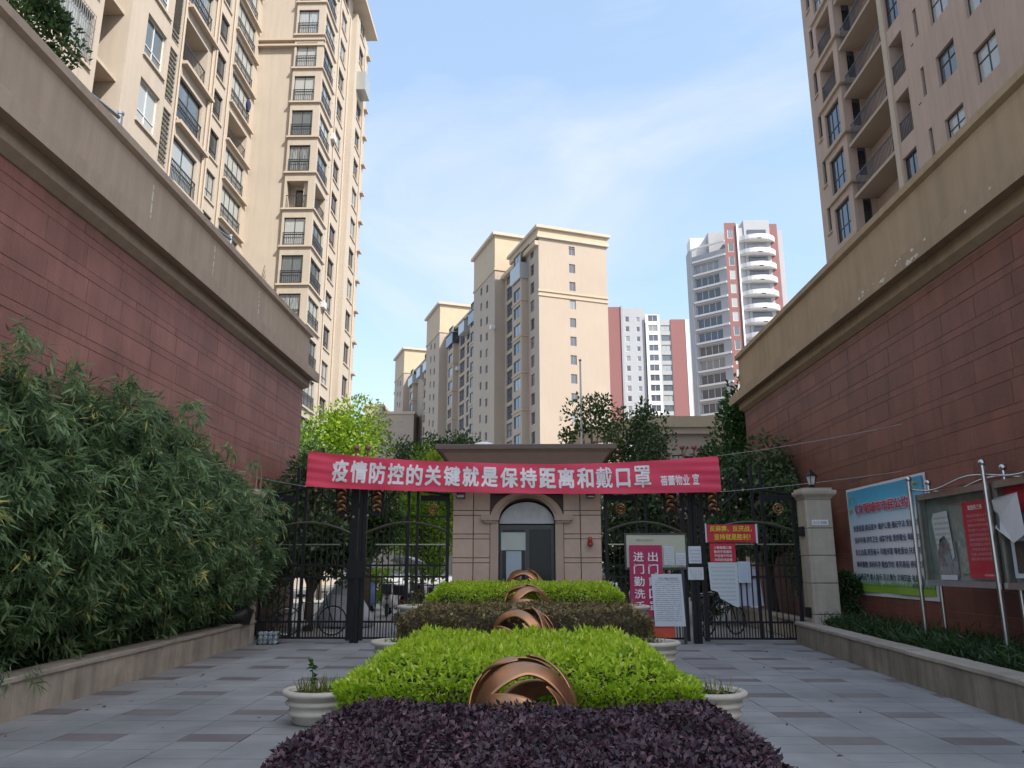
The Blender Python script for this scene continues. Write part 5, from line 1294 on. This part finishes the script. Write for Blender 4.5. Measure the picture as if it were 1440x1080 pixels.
# ---- bamboo along the left wall
def btop(y): return np.interp(y, [3, 6, 8.2, 9.5, 11.3, 12.8, 14.1, 15.5, 16.6], [3.7, 4.0, 4.15, 3.9, 4.35, 4.2, 3.85, 3.6, 3.2])
for ci in range(10):
    yc = 3.6 + ci*1.37
    t = thing('bamboo_clump', 'dense leafy bamboo clump in the planter against the dark red wall', 'bamboo', (-6.05, yc, .36), group='bamboo along the left wall')
    nn = 640; yy = yc + rng.normal(0, .62, nn); yy = np.clip(yy, 2.2, 16.55)
    tz = btop(yy); fz = rng.random(nn)**.82; zz = .42 + (tz-.42)*fz
    bulge = .30 + .78*np.sin(np.pi*np.clip(fz, 0, 1)**.75) + .20*noise2(yy*1.6, zz*1.4)
    lump = .22*noise2(yy*2.3+3, zz*2.1)
    bulge = np.where(zz < 1.0, bulge*.8, bulge)
    xx = -6.42 + np.maximum(.05, (bulge+lump) - rng.exponential(.12, nn)*(1+3*(rng.random(nn) < .3)))
    xx = np.minimum(xx, -5.02 - .06*(yy > 15.2))
    ok = (noise2(yy*2.1+1, zz*2.4+.5) > -.5); P = np.stack([xx, yy, zz], 1)[ok]
    k = 9; Pn = np.repeat(P, k, 0) + rng.normal(0, .035, (len(P)*k, 3))
    out = np.stack([np.full(len(P), .55), rng.normal(-.15, .5, len(P)), rng.normal(-.45, .3, len(P))], 1)
    Ax = np.repeat(out, k, 0)
    V = leaves(Pn - np.array([-6.05, yc, .36]),   .185, .028, Ax, .5, np.tile([.5, -.1, .8], (len(Pn), 1)), fold=.12)
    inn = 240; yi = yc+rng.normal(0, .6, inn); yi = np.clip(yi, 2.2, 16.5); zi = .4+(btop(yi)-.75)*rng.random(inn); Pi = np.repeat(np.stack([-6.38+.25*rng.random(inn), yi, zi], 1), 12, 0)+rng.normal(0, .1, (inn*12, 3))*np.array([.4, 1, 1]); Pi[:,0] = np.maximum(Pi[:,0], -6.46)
    add_foliage('inner_shade_leaves', leaves(Pi-np.array([-6.05, yc, .36]), .2, .035, np.tile([.3, 0, -.6], (len(Pi), 1)), .5, np.tile([1., 0, .3], (len(Pi), 1))), 'lf_bamboo', np.clip(rng.normal(.05, .08, len(Pi)), 0, 1), t)  # darkest leaf tint stands in for the shade deep inside the clump
    yel = (rng.random(len(P)) < .05)*.5
    tn = np.clip(np.repeat(np.clip(rng.normal(.42, .16, len(P)), 0, .8) + yel, k) + rng.normal(0, .13, len(Pn)), 0, 1)
    add_foliage('leaves', V, 'lf_bamboo', tn, t)
    sp = []; sa = []
    for q in range(7):       # arching sprays that break the outline
        y0_ = yc+rng.uniform(-.7, .7); zt = float(btop(min(y0_, 16.4))); z0_ = zt*rng.uniform(.45, 1.0); x0_ = -5.75 if z0_ > zt*.9 else -5.45
        dx, dy, up_ = rng.uniform(.1, .5), rng.normal(0, .35), rng.uniform(.15, .55)
        for u in np.linspace(.15, 1, 7): sp.append((min(-4.9, x0_+dx*u), min(16.6, y0_+dy*u), z0_+up_*u*(1.6-1.25*u*u)-.15*u)); sa.append((dx*1.3, dy*.6, .25-1.1*u))
    k2 = 7; SPp = np.repeat(np.array(sp), k2, 0)+rng.normal(0, .03, (len(sp)*k2, 3)); 
    add_foliage('spray_leaves', leaves(SPp-np.array([-6.05, yc, .36]), .2, .027, np.repeat(np.array(sa), k2, 0), .4, np.tile([.4, -.1, .8], (len(SPp), 1)), fold=.12), 'lf_bamboo', np.clip(rng.normal(.62, .17, len(SPp)), 0, 1), t)
    for q in range(5):
        y_ = rng.normal(0, .35); x_ = rng.normal(-.1, .12); h_ = float(btop(yc+y_))-.7
        MB().tube([(x_, y_, 0), (x_+.03, y_, h_*.5), (x_+.18, y_+rng.normal(0, .1), h_)], [.018, .015, .006], 6).local('culm', 'bamboo_green', t)
# bare canes tied up near the gate end
for i, (a, b) in enumerate((((-6.2, 12.6, 3.5), (-6.4, 13.3, 4.75)), ((-6.1, 14.1, 3.3), (-6.35, 15.1, 4.25)), ((-6.1, 14.3, 3.3), (-6.3, 15.0, 4.1)), ((-6.0, 15.3, 2.9), (-6.3, 16.0, 4.05)), ((-5.9, 16.6, 2.9), (-6.0, 16.9, 4.0)), ((-5.9, 16.9, 2.9), (-5.95, 17.0, 4.0)))):
    tag(MB().tube([a, tuple((np.array(a)+np.array(b))/2+[0, .05, 0]), b], [.016, .014, .009], 6).obj('bamboo_cane', 'bamboo_cane', fixn=False), 'bare brown cane leaning out of the bamboo towards the gate', 'cane', 'bare canes above the bamboo')
# sprigs hanging over the planter wall near the camera
t = thing('bamboo_clump', 'low bamboo sprigs hanging over the planter coping, beside the gap in the bamboo', 'bamboo', (-5.5, 8.3, .5))
P = np.array([[-5.45, 8.0, .55], [-5.4, 8.2, .45], [-5.42, 8.75, .5], [-5.38, 8.8, .38], [-5.5, 7.7, .6], [-5.45, 7.4, .5], [-5.6, 8.1, .7], [-5.5, 8.4, .62]]); k = 12
add_foliage('leaves', leaves(np.repeat(P, k, 0)+rng.normal(0, .05, (len(P)*k, 3))-np.array([-5.5, 8.3, .5]), .15, .022, np.repeat(np.array([[.5, -.1, -.8]]), len(P)*k, 0), .45, fold=.12), 'lf_bamboo', tints(len(P)*k, .4, .2), t)
MB().tube([(-.25, 0, -.06), (-.05, -.1, .1), (.08, -.2, .0)], .008, 5).local('culm', 'bamboo_green', t)

# ---- low plants in the right planter
t = thing('ground_cover', 'strip of low dark green leafy plants in the planter below the notice cases', 'plants', (6.2, 11, .36))
n = 1500; yy = 5.5+rng.random(n)*11.3; kx = 5.12+(yy-8.66)*.0601; xx = kx+.42+rng.random(n)*(6.85-kx-.5); zz = np.full(n, .36)+rng.random(n)*.03
P = np.repeat(np.stack([xx, yy, zz], 1), 12, 0); Ax = np.stack([rng.normal(0, .8, len(P)), rng.normal(0, .8, len(P)), np.full(len(P), .75)], 1)
add_foliage('leaves', leaves(P-np.array([6.2, 11, .36])+rng.normal(0, .04, P.shape)*np.array([1, 1, 2.2]), .19, .022, Ax, .2, fold=.1), 'lf_ground', np.clip(tints(len(P), .42, .22)+.2*noise2(P[:,1]*1.5, P[:,0]), 0, 1), t)
tag(t, kind='stuff')

# ---- trees
def tree(name, label, x, y, h, z0, rx, ry, m, n, leaf, clumps=26, seed=1, group=None, bare=False, trunk=.14, droop=.0, gz=0.0, sh=.25):
    g = np.random.default_rng(seed); t = thing(name, label, 'tree' if 'shrub' not in name else 'shrub', (x, y, gz), group=group)
    rz = (h-z0)/2; c = np.array([0, 0, z0+rz])
    d = g.normal(size=(clumps, 3)); d /= np.linalg.norm(d, axis=1, keepdims=True); rad = .45+.55*g.random(clumps)**.6
    CC = c + d*rad[:,None]*np.array([rx, ry, rz])*.82; cs = (sh+.28*g.random(clumps))
    idx = g.integers(0, clumps, n); off = g.normal(size=(n, 3)); off /= np.linalg.norm(off, axis=1, keepdims=True); off *= (g.random(n)**.45)[:,None]
    P = CC[idx] + off*cs[idx][:,None]*np.array([rx, ry, rz*.8])*1.05
    Ax = off + np.array([0, 0, -droop+.2])
    V = leaves(P, leaf, leaf*.55, Ax, .6)
    tb = np.clip(g.normal(.45, .15, clumps), .1, .9)[idx]
    add_foliage('crown', V, m, np.clip(tb+rng.normal(0, .17, n), 0, 1), t)
    tr = [(0, 0, -.05), (.06*g.normal(), .06*g.normal(), z0*.6+.3), (.1*g.normal(), .1*g.normal(), z0+rz*.7), (0, 0, z0+rz*1.5)]
    MB().tube(tr, [trunk, trunk*.8, trunk*.5, trunk*.12], 8).local('trunk', 'bark', t, True)
    for k in range(min(clumps, 12)):
        a = Vector(tr[1]).lerp(Vector(tr[2]), float(g.random())); b = Vector(CC[k]); mid = a.lerp(b, .5)+Vector((0, 0, .12*rz))
        MB().tube([a, mid, b], [trunk*.35, trunk*.22, trunk*.06], 5).local('limb', 'bark', t, True)
    return t
tree('broadleaf_tree', 'sunlit yellow-green tree beyond the gate at the corner of the left tower', -10.3, 39, 10.6, 2.2, 3.0, 3.0, 'lf_bright', 22000, .20, 30, 11)
tree('broadleaf_tree', 'bright lime tree crown seen through the left gate beside the gatehouse', -5.6, 42, 8.3, .6, 2.4, 2.4, 'lf_bright', 16000, .20, 26, 12)
tree('broadleaf_tree', 'mid-green round tree below the long beige building, next to the lime trees', -7.6, 52, 10.7, 2.5, 2.8, 2.6, 'lf_tree', 11000, .24, 26, 13)
tree('broadleaf_tree', 'mid-green tree below the long beige building, next to the gatehouse roof', -4.4, 51, 10.4, 2.5, 2.6, 2.4, 'lf_tree', 11000, .24, 24, 14)
tree('broadleaf_tree', 'dark green tree rising over the left end of the banner beside the tower foot', -9.9, 33, 7.3, 1.2, 2.0, 2.0, 'lf_tree', 9000, .18, 22, 15)
tree('broadleaf_tree', 'thin airy tree in front of the blank beige end wall, above the gatehouse', 2.5, 30, 8.7, 3.6, 2.0, 1.8, 'lf_tree', 3400, .17, 30, 16, sh=.14)
tree('broadleaf_tree', 'dark full tree between the airy tree and the low beige building', 4.6, 29, 7.9, 1.5, 1.05, 1.2, 'lf_dark', 7000, .16, 24, 17)
tree('broadleaf_tree', 'greyish twiggy tree in front of the low beige building', 5.8, 27, 5.9, 1.2, 1.0, 1.2, 'lf_dry', 3400, .13, 26, 18, sh=.16)
tree('broadleaf_tree', 'tall dark green tree at the far end of the right podium wall', 7.0, 25.9, 7.4, 2.0, 1.15, 1.1, 'lf_fig', 7500, .17, 22, 19)
tree('broadleaf_tree', 'dark drooping tree in front of the right podium wall, behind the gate', 6.5, 21.2, 5.1, 1.6, 1.25, 1.6, 'lf_dark', 9000, .15, 24, 20, droop=.9)
tree('evergreen_shrub', 'olive-green shrub rising behind the lamp on the gate pillar', 6.55, 18.6, 3.75, .8, .62, .75, 'lf_dark', 5000, .11, 16, 21)
tree('evergreen_shrub', 'dark shrub between the gate pillar and the blue poster', 6.72, 16.9, 1.15, .1, .28, .4, 'lf_ground', 1800, .08, 12, 22, trunk=.03, gz=.36)
tree('broadleaf_tree', 'dark tree just behind the left gate, beside the end of the podium wall', -5.6, 20.3, 4.3, .7, 1.3, 1.3, 'lf_dark', 11000, .15, 24, 23)
tree('broadleaf_tree', 'dark green tree behind the left gate post', -5.2, 25.5, 4.6, 1.6, 1.1, 1.1, 'lf_tree', 6500, .15, 22, 24)
tree('evergreen_shrub', 'dense dark shrub against the podium end behind the left gate', -6.35, 18.9, 3.9, .4, .7, .9, 'lf_dark', 6000, .13, 18, 25)
tree('broadleaf_tree', 'dark tree behind the right gate, beside the gatehouse', 3.1, 25.2, 4.6, .6, 1.5, 1.2, 'lf_dark', 9000, .16, 24, 26)
tree('evergreen_shrub', 'dark shrub behind the papers on the right gate', 5.0, 22.6, 3.2, .4, 1.0, .9, 'lf_dark', 6500, .14, 18, 27)
tree('evergreen_shrub', 'low sunlit green shrub on the ground behind the left gate', -5.9, 29.5, 1.5, .1, 1.0, .8, 'lf_bright', 3600, .12, 14, 28, trunk=.04)
tree('evergreen_shrub', 'dusty small bush at the corner of the gatehouse plinth, gate-post side', -2.35, 16.2, 1.15, .25, .38, .35, 'lf_dry', 1100, .07, 10, 29, trunk=.02)
# shrub on the left podium roof, top corner
tree('evergreen_shrub', 'small leafy shrub growing on the left podium roof edge', -6.75, 8.9, .95, .1, .5, .95, 'lf_tree', 2200, .09, 16, 30, trunk=.025, gz=8.28)
t = thing('flag_pole', 'thin pale steel pole standing behind the gatehouse roof', 'pole', (2.12, 30, 0))
MB().tube([(0, 0, -.05), (0, 0, 9.6)], [.06, .035], 8).local('shaft', 'ac_white', t); MB().ball((0, 0, 9.64), .06, 8).local('finial', 'steel_dull', t)
MB().lathe([(.16, -.05), (.16, .08), (.08, .12)], n=12).local('base', 'steel_dull', t)
# steel rails and sticks on the left podium roof
for y, lab in ((11.3, 'steel guard rail stub on the left podium roof, by the recess of the block'), (16.2, 'steel guard rail stub on the left podium roof, by the louvred strip')):
    t = thing('guard_rail', lab, 'railing', (-6.75, y, 8.28))
    MB().tube([(0, 0, -.02), (0, 0, .62)], .045, 8).local('post', 'steel', t); MB().tube([(0, 0, .62), (0, 0, .66)], .06, 8).local('cap', 'steel', t); MB().tube([(0, 0, .55), (-.2, -1.1, .55)], .035, 8).local('rail', 'steel', t); MB().tube([(0, 0, .28), (-.2, -1.1, .28)], .03, 8).local('rail', 'steel', t)
    MB().tube([(-.2, -1.1, -.02), (-.2, -1.1, .6)], .04, 8).local('post', 'steel', t)
t = thing('cane_bundle', 'bundle of dry canes sticking up from the left podium roof near its end', 'canes', (-6.8, 18.2, 8.26))
for k in range(6): MB().tube([(0, .06*k, -.02), (-.02-.03*k, .45+.13*k, .95-.09*k)], [.016, .008], 5).local('cane', 'bamboo_cane', t)

# ================================================================== VEHICLES AND ODDS BEHIND THE GATE
def ringtube(c, r, rt, n=22, m_=6):
    mb = MB(); return mb.tube([(c[0]+r*math.cos(a), c[1], c[2]+r*math.sin(a)) for a in np.linspace(0, 2*math.pi, n+1)], rt, m_)
def bicycle(x, y, rz, label, m='black_plastic'):
    t = thing('bicycle', label, 'bicycle', (x, y, 0), rz, group='bicycles parked behind the gate')
    for cx in (-.52, .52):
        w = ringtube((cx, 0, .34), .325, .018).local('wheel', 'rubber', t)
        ringtube((0, 0, 0), .29, .008).map(lambda a, b, c: (a+cx, b, c+.34)).local('rim', 'steel', w)
        sp = MB()
        for k in range(12): a = k*math.pi/6; sp.tube([(cx, 0, .34), (cx+.29*math.cos(a), 0, .34+.29*math.sin(a))], .0025, 3)
        sp.local('spokes', 'steel', w)
    MB().tube([(-.52, 0, .34), (-.1, 0, .3), (.38, 0, .72), (-.18, 0, .76), (-.1, 0, .3)], .016, 6).local('frame', m, t); MB().tube([(-.52, 0, .34), (-.18, 0, .76)], .012, 6).local('seat_stay', m, t)
    MB().tube([(.52, 0, .34), (.38, 0, .72), (.34, 0, .95)], .016, 6).local('fork', m, t); MB().tube([(.22, -.28, .98), (.36, -.2, 1.0), (.35, 0, .96), (.36, .2, 1.0), (.22, .28, .98)], .012, 6).local('handlebar', 'steel', t)
    MB().tube([(-.18, 0, .76), (-.21, 0, .88)], .012, 6).local('seat_post', 'steel', t); MB().ball((-.23, 0, .91), .12, 10, .35).map(lambda a, b, c: (a, b*.7, c)).local('saddle', 'black_plastic', t, True)
    bk = MB()
    for k in range(5): bk.tube([(.5, -.15, .7+.05*k), (.78, -.17, .7+.05*k), (.78, .17, .7+.05*k), (.5, .15, .7+.05*k), (.5, -.15, .7+.05*k)], .004, 4)
    bk.local('basket', 'steel_dull', t)
    MB().tube([(-.1, -.06, .3), (-.1, .06, .3)], .07, 10).local('crank', 'steel_dull', t)
def scooter(x, y, rz, label, m, canopy=None):
    t = thing('scooter', label, 'scooter', (x, y, 0), rz, group='scooters parked behind the gate')
    for cx in (-.58, .58):
        w = ringtube((cx, 0, .22), .17, .055, 20, 8).local('wheel', 'rubber', t); MB().tube([(cx, -.045, .22), (cx, .045, .22)], .11, 14).local('rim', 'steel_dull', w)
    def sec(xx, w, z0, z1): return [(xx, -w, z0), (xx, -w*.9, (z0+z1)/2), (xx, -w*.6, z1), (xx, w*.6, z1), (xx, w*.9, (z0+z1)/2), (xx, w, z0)]
    MB().ring_strip([sec(-.82, .08, .5, .62), sec(-.6, .17, .36, .72), sec(-.25, .17, .28, .70), sec(-.1, .14, .25, .42)]).local('rear_body', m, t, True)
    MB().box(-.15, .32, -.15, .15, .24, .30).local('footboard', 'black_plastic', t)
    MB().ring_strip([sec(.28, .14, .28, .32), sec(.34, .20, .3, .62), sec(.42, .17, .5, .98), sec(.46, .06, .9, 1.04)]).local('leg_shield', m, t, True)
    MB().ring_strip([sec(.36, .09, .34, .46), sec(.6, .10, .42, .50), sec(.80, .05, .36, .40)]).local('front_fender', m, t, True)
    MB().ring_strip([sec(-.78, .10, .72, .76), sec(-.5, .15, .70, .80), sec(-.05, .12, .70, .76)]).local('seat', 'black_plastic', t, True)
    MB().tube([(.36, -.32, 1.06), (.42, -.1, 1.04), (.42, .1, 1.04), (.36, .32, 1.06)], .02, 6).local('handlebar', 'black_plastic', t); MB().ball((.50, 0, .96), .07, 10).local('headlight', 'lamp_glass', t, True)
    for s in (-1, 1):
        MB().tube([(.38, s*.25, 1.06), (.36, s*.3, 1.22)], .007, 5).local('mirror_stem', 'black_plastic', t); MB().ball((.36, s*.31, 1.26), .055, 8).map(lambda a, b, c: (.36+(a-.36)*.3, b, c)).local('mirror', 'steel', t, True)
    MB().box(-1.05, -.78, -.16, .16, .74, 1.02).local('top_box', 'black_plastic', t)
    MB().box(-.86, -.82, -.05, .05, .54, .60).local('tail_light', 'red_paint', t)
    if canopy:
        mb = MB(); rings = []
        for k in range(9): a = k/8; rings.append([(-.85+1.5*a, -.42, 1.72-.25*a*a), (-.85+1.5*a, -.2, 1.86-.25*a*a), (-.85+1.5*a, .2, 1.86-.25*a*a), (-.85+1.5*a, .42, 1.72-.25*a*a), (-.85+1.5*a, .2, 1.845-.25*a*a), (-.85+1.5*a, -.2, 1.845-.25*a*a)])
        mb.ring_strip(rings).local('canopy', canopy, t, True)
        for xx in (-.75, .4): MB().tube([(xx, 0, .7 if xx < 0 else 1.0), (xx, 0, 1.8-.25*((xx+.85)/1.5)**2)], .012, 5).local('canopy_stay', 'steel', t)
scooter(-2.7, 22.4, R(100), 'red scooter parked behind the left gate beside the gatehouse', 'red_paint')
scooter(-3.6, 24.6, R(75), 'dark scooter with pale blue rain canopy behind the left gate', 'black_plastic', 'cloth_pale')
scooter(-4.6, 26.2, R(95), 'white scooter parked behind the left gate, past the canopy scooter', 'white_paint')
scooter(-5.6, 27.6, R(80), 'dark blue scooter in the row behind the left gate, by the low shrub', 'blue_paint')
bicycle(-5.1, 18.6, R(20), 'black bicycle with basket just behind the left gate')
bicycle(3.95, 18.2, R(80), 'black bicycle standing end-on behind the right gate post')
bicycle(4.5, 18.9, R(35), 'black bicycle under the torn notices behind the right gate')
# grey-white cover draped over something behind the left gate
t = thing('draped_cover', 'pale grey sheet draped over a parked machine behind the left gate', 'cover', (-5.0, 21.6, 0))
mb = MB(); rings = []
for k in range(7):
    a = k/6; z = 1.25*(1-a)**.8 - .0; r_ = .12+.62*a**.8
    rings.append([(r_*1.1*math.cos(th)*(1+.09*math.sin(5*th+k)), r_*.8*math.sin(th)*(1+.09*math.cos(4*th+k)), max(0.01, z+.04*math.sin(3*th))) for th in np.linspace(0, 2*math.pi, 25)[:-1]])
mb.ring_strip(rings).local('sheet', 'cloth_pale', t, True)
MB().box(-.3, .3, -.15, .15, 0, .8).local('machine', 'black_plastic', t)
# white car
def car(x, y, rz, label, m):
    t = thing('car', label, 'car', (x, y, 0), rz)
    def sec(px, w, pts): return [(px, s*w*k, z) for s in (1,) for k, z in pts]
    prof = [(-2.1, .45, .78, .78), (-1.95, .25, .95, .84), (-1.2, .22, 1.0, .88), (.2, .22, 1.0, .88), (1.2, .22, .98, .88), (1.95, .25, .82, .82), (2.15, .38, .62, .7)]
    MB().ring_strip([[(a, -w, b), (a, -w, (b+c)/2), (a, -w*.94, c), (a, w*.94, c), (a, w, (b+c)/2), (a, w, b)] for a, b, c, w in prof]).local('body', m, t, True)
    cab = [(-1.75, .95, .96, .76), (-1.2, .95, 1.40, .66), (-.3, .95, 1.47, .66), (.5, .95, 1.40, .66), (1.2, .95, .97, .76)]
    MB().ring_strip([[(a, -.80, b), (a, -w, c), (a, w, c), (a, .80, b)] for a, b, c, w in cab]).local('cabin_glass', 'glass_dark', t, True)
    MB().ring_strip([[(a, -.66, c), (a, -.62, c+.03), (a, .62, c+.03), (a, .66, c)] for a, c in ((-1.2, 1.40), (-.3, 1.47), (.5, 1.40))]).local('roof', m, t, True)
    for px in (-1.3, 1.35):
        for s in (-1, 1):
            w = MB().tube([(px, s*.70, .31), (px, s*.88, .31)], .31, 18).local('wheel', 'rubber', t); MB().tube([(px, s*.80, .31), (px, s*.885, .31)], .2, 14).local('rim', 'steel', w)
    for s in (-1, 1): MB().ball((2.02, s*.58, .66), .12, 8).local('headlight', 'lamp_glass', t, True); MB().ball((-2.02, s*.6, .82), .10, 8).local('tail_light', 'red_paint', t, True); MB().ball((.75, s*.95, 1.0), .09, 8).local('mirror', m, t, True)
    MB().box(2.08, 2.15, -.26, .26, .42, .54).local('number_plate', 'blue_paint', t)
car(3.6, 31.5, R(-100), 'white car parked beyond the gate, seen between gatehouse and notice board', 'white_paint')
# pack of water bottles
t = thing('bottle_pack', 'shrink-wrapped pack of clear water bottles lying at the foot of the left gate', 'bottles', (-5.42, 16.75, 0), R(8))
def plastic():
    m = bpy.data.materials.new('clear_plastic'); m.use_nodes = True; b = m.node_tree.nodes['Principled BSDF']; b.inputs['Base Color'].default_value = (.62, .70, .80, 1); b.inputs['Roughness'].default_value = .12; b.inputs['Transmission Weight'].default_value = .55; b.inputs['IOR'].default_value = 1.25; MATS['clear_plastic'] = m
plastic()
bp_ = [(.001, 0), (.04, .0), (.045, .02), (.04, .06), (.045, .09), (.04, .13), (.045, .17), (.04, .21), (.03, .25), (.016, .28)]
bme = MB().lathe(bp_, n=14); bme.v = [(x, z, y) for x, y, z in bme.v]; bme = bme.mesh('bottle', 'clear_plastic', True)
cme = MB().lathe([(.017, .28), (.017, .30), (.001, .301)], n=10); cme.v = [(x, z, y) for x, y, z in cme.v]; cme = cme.mesh('bottle_cap', 'white_paint')
for i in range(4):
    for j in range(3):
        o = place('bottle', bme, t, (-.16+i*.1+random.uniform(-.01, .01), -.14+random.uniform(-.02, .02), .047+j*.086)); place('bottle_cap', cme, o)
MB().box(-.22, .21, -.17, .19, .002, .275).map(lambda x, y, z: (x*(1+.06*math.sin(z*22)), y, z)).local('shrink_wrap', 'clear_glass', t)

# fallen leaves on the paving
n = 90; P = np.stack([rng.uniform(-5.2, 5.0, n), rng.uniform(6.6, 16.6, n), np.full(n, .004)], 1); P = P[(np.abs(P[:,0]) > 2.3)]; P[:,0] = np.where(rng.random(len(P)) < .55, np.sign(P[:,0])*(4.75+.35*rng.random(len(P))), P[:,0])
V = leaves(P, .06, .028, np.stack([rng.normal(size=len(P)), rng.normal(size=len(P)), np.full(len(P), .05)], 1), .05, np.tile([0., 0, 1.], (len(P), 1)), fold=.1)
o = place('fallen_leaves', npmesh('fallen_leaves', V, 4, 'lf_dry', tints(len(P), .6, .3))); tag(o, 'dry leaves scattered on the grey forecourt paving', 'leaves', kind='stuff')
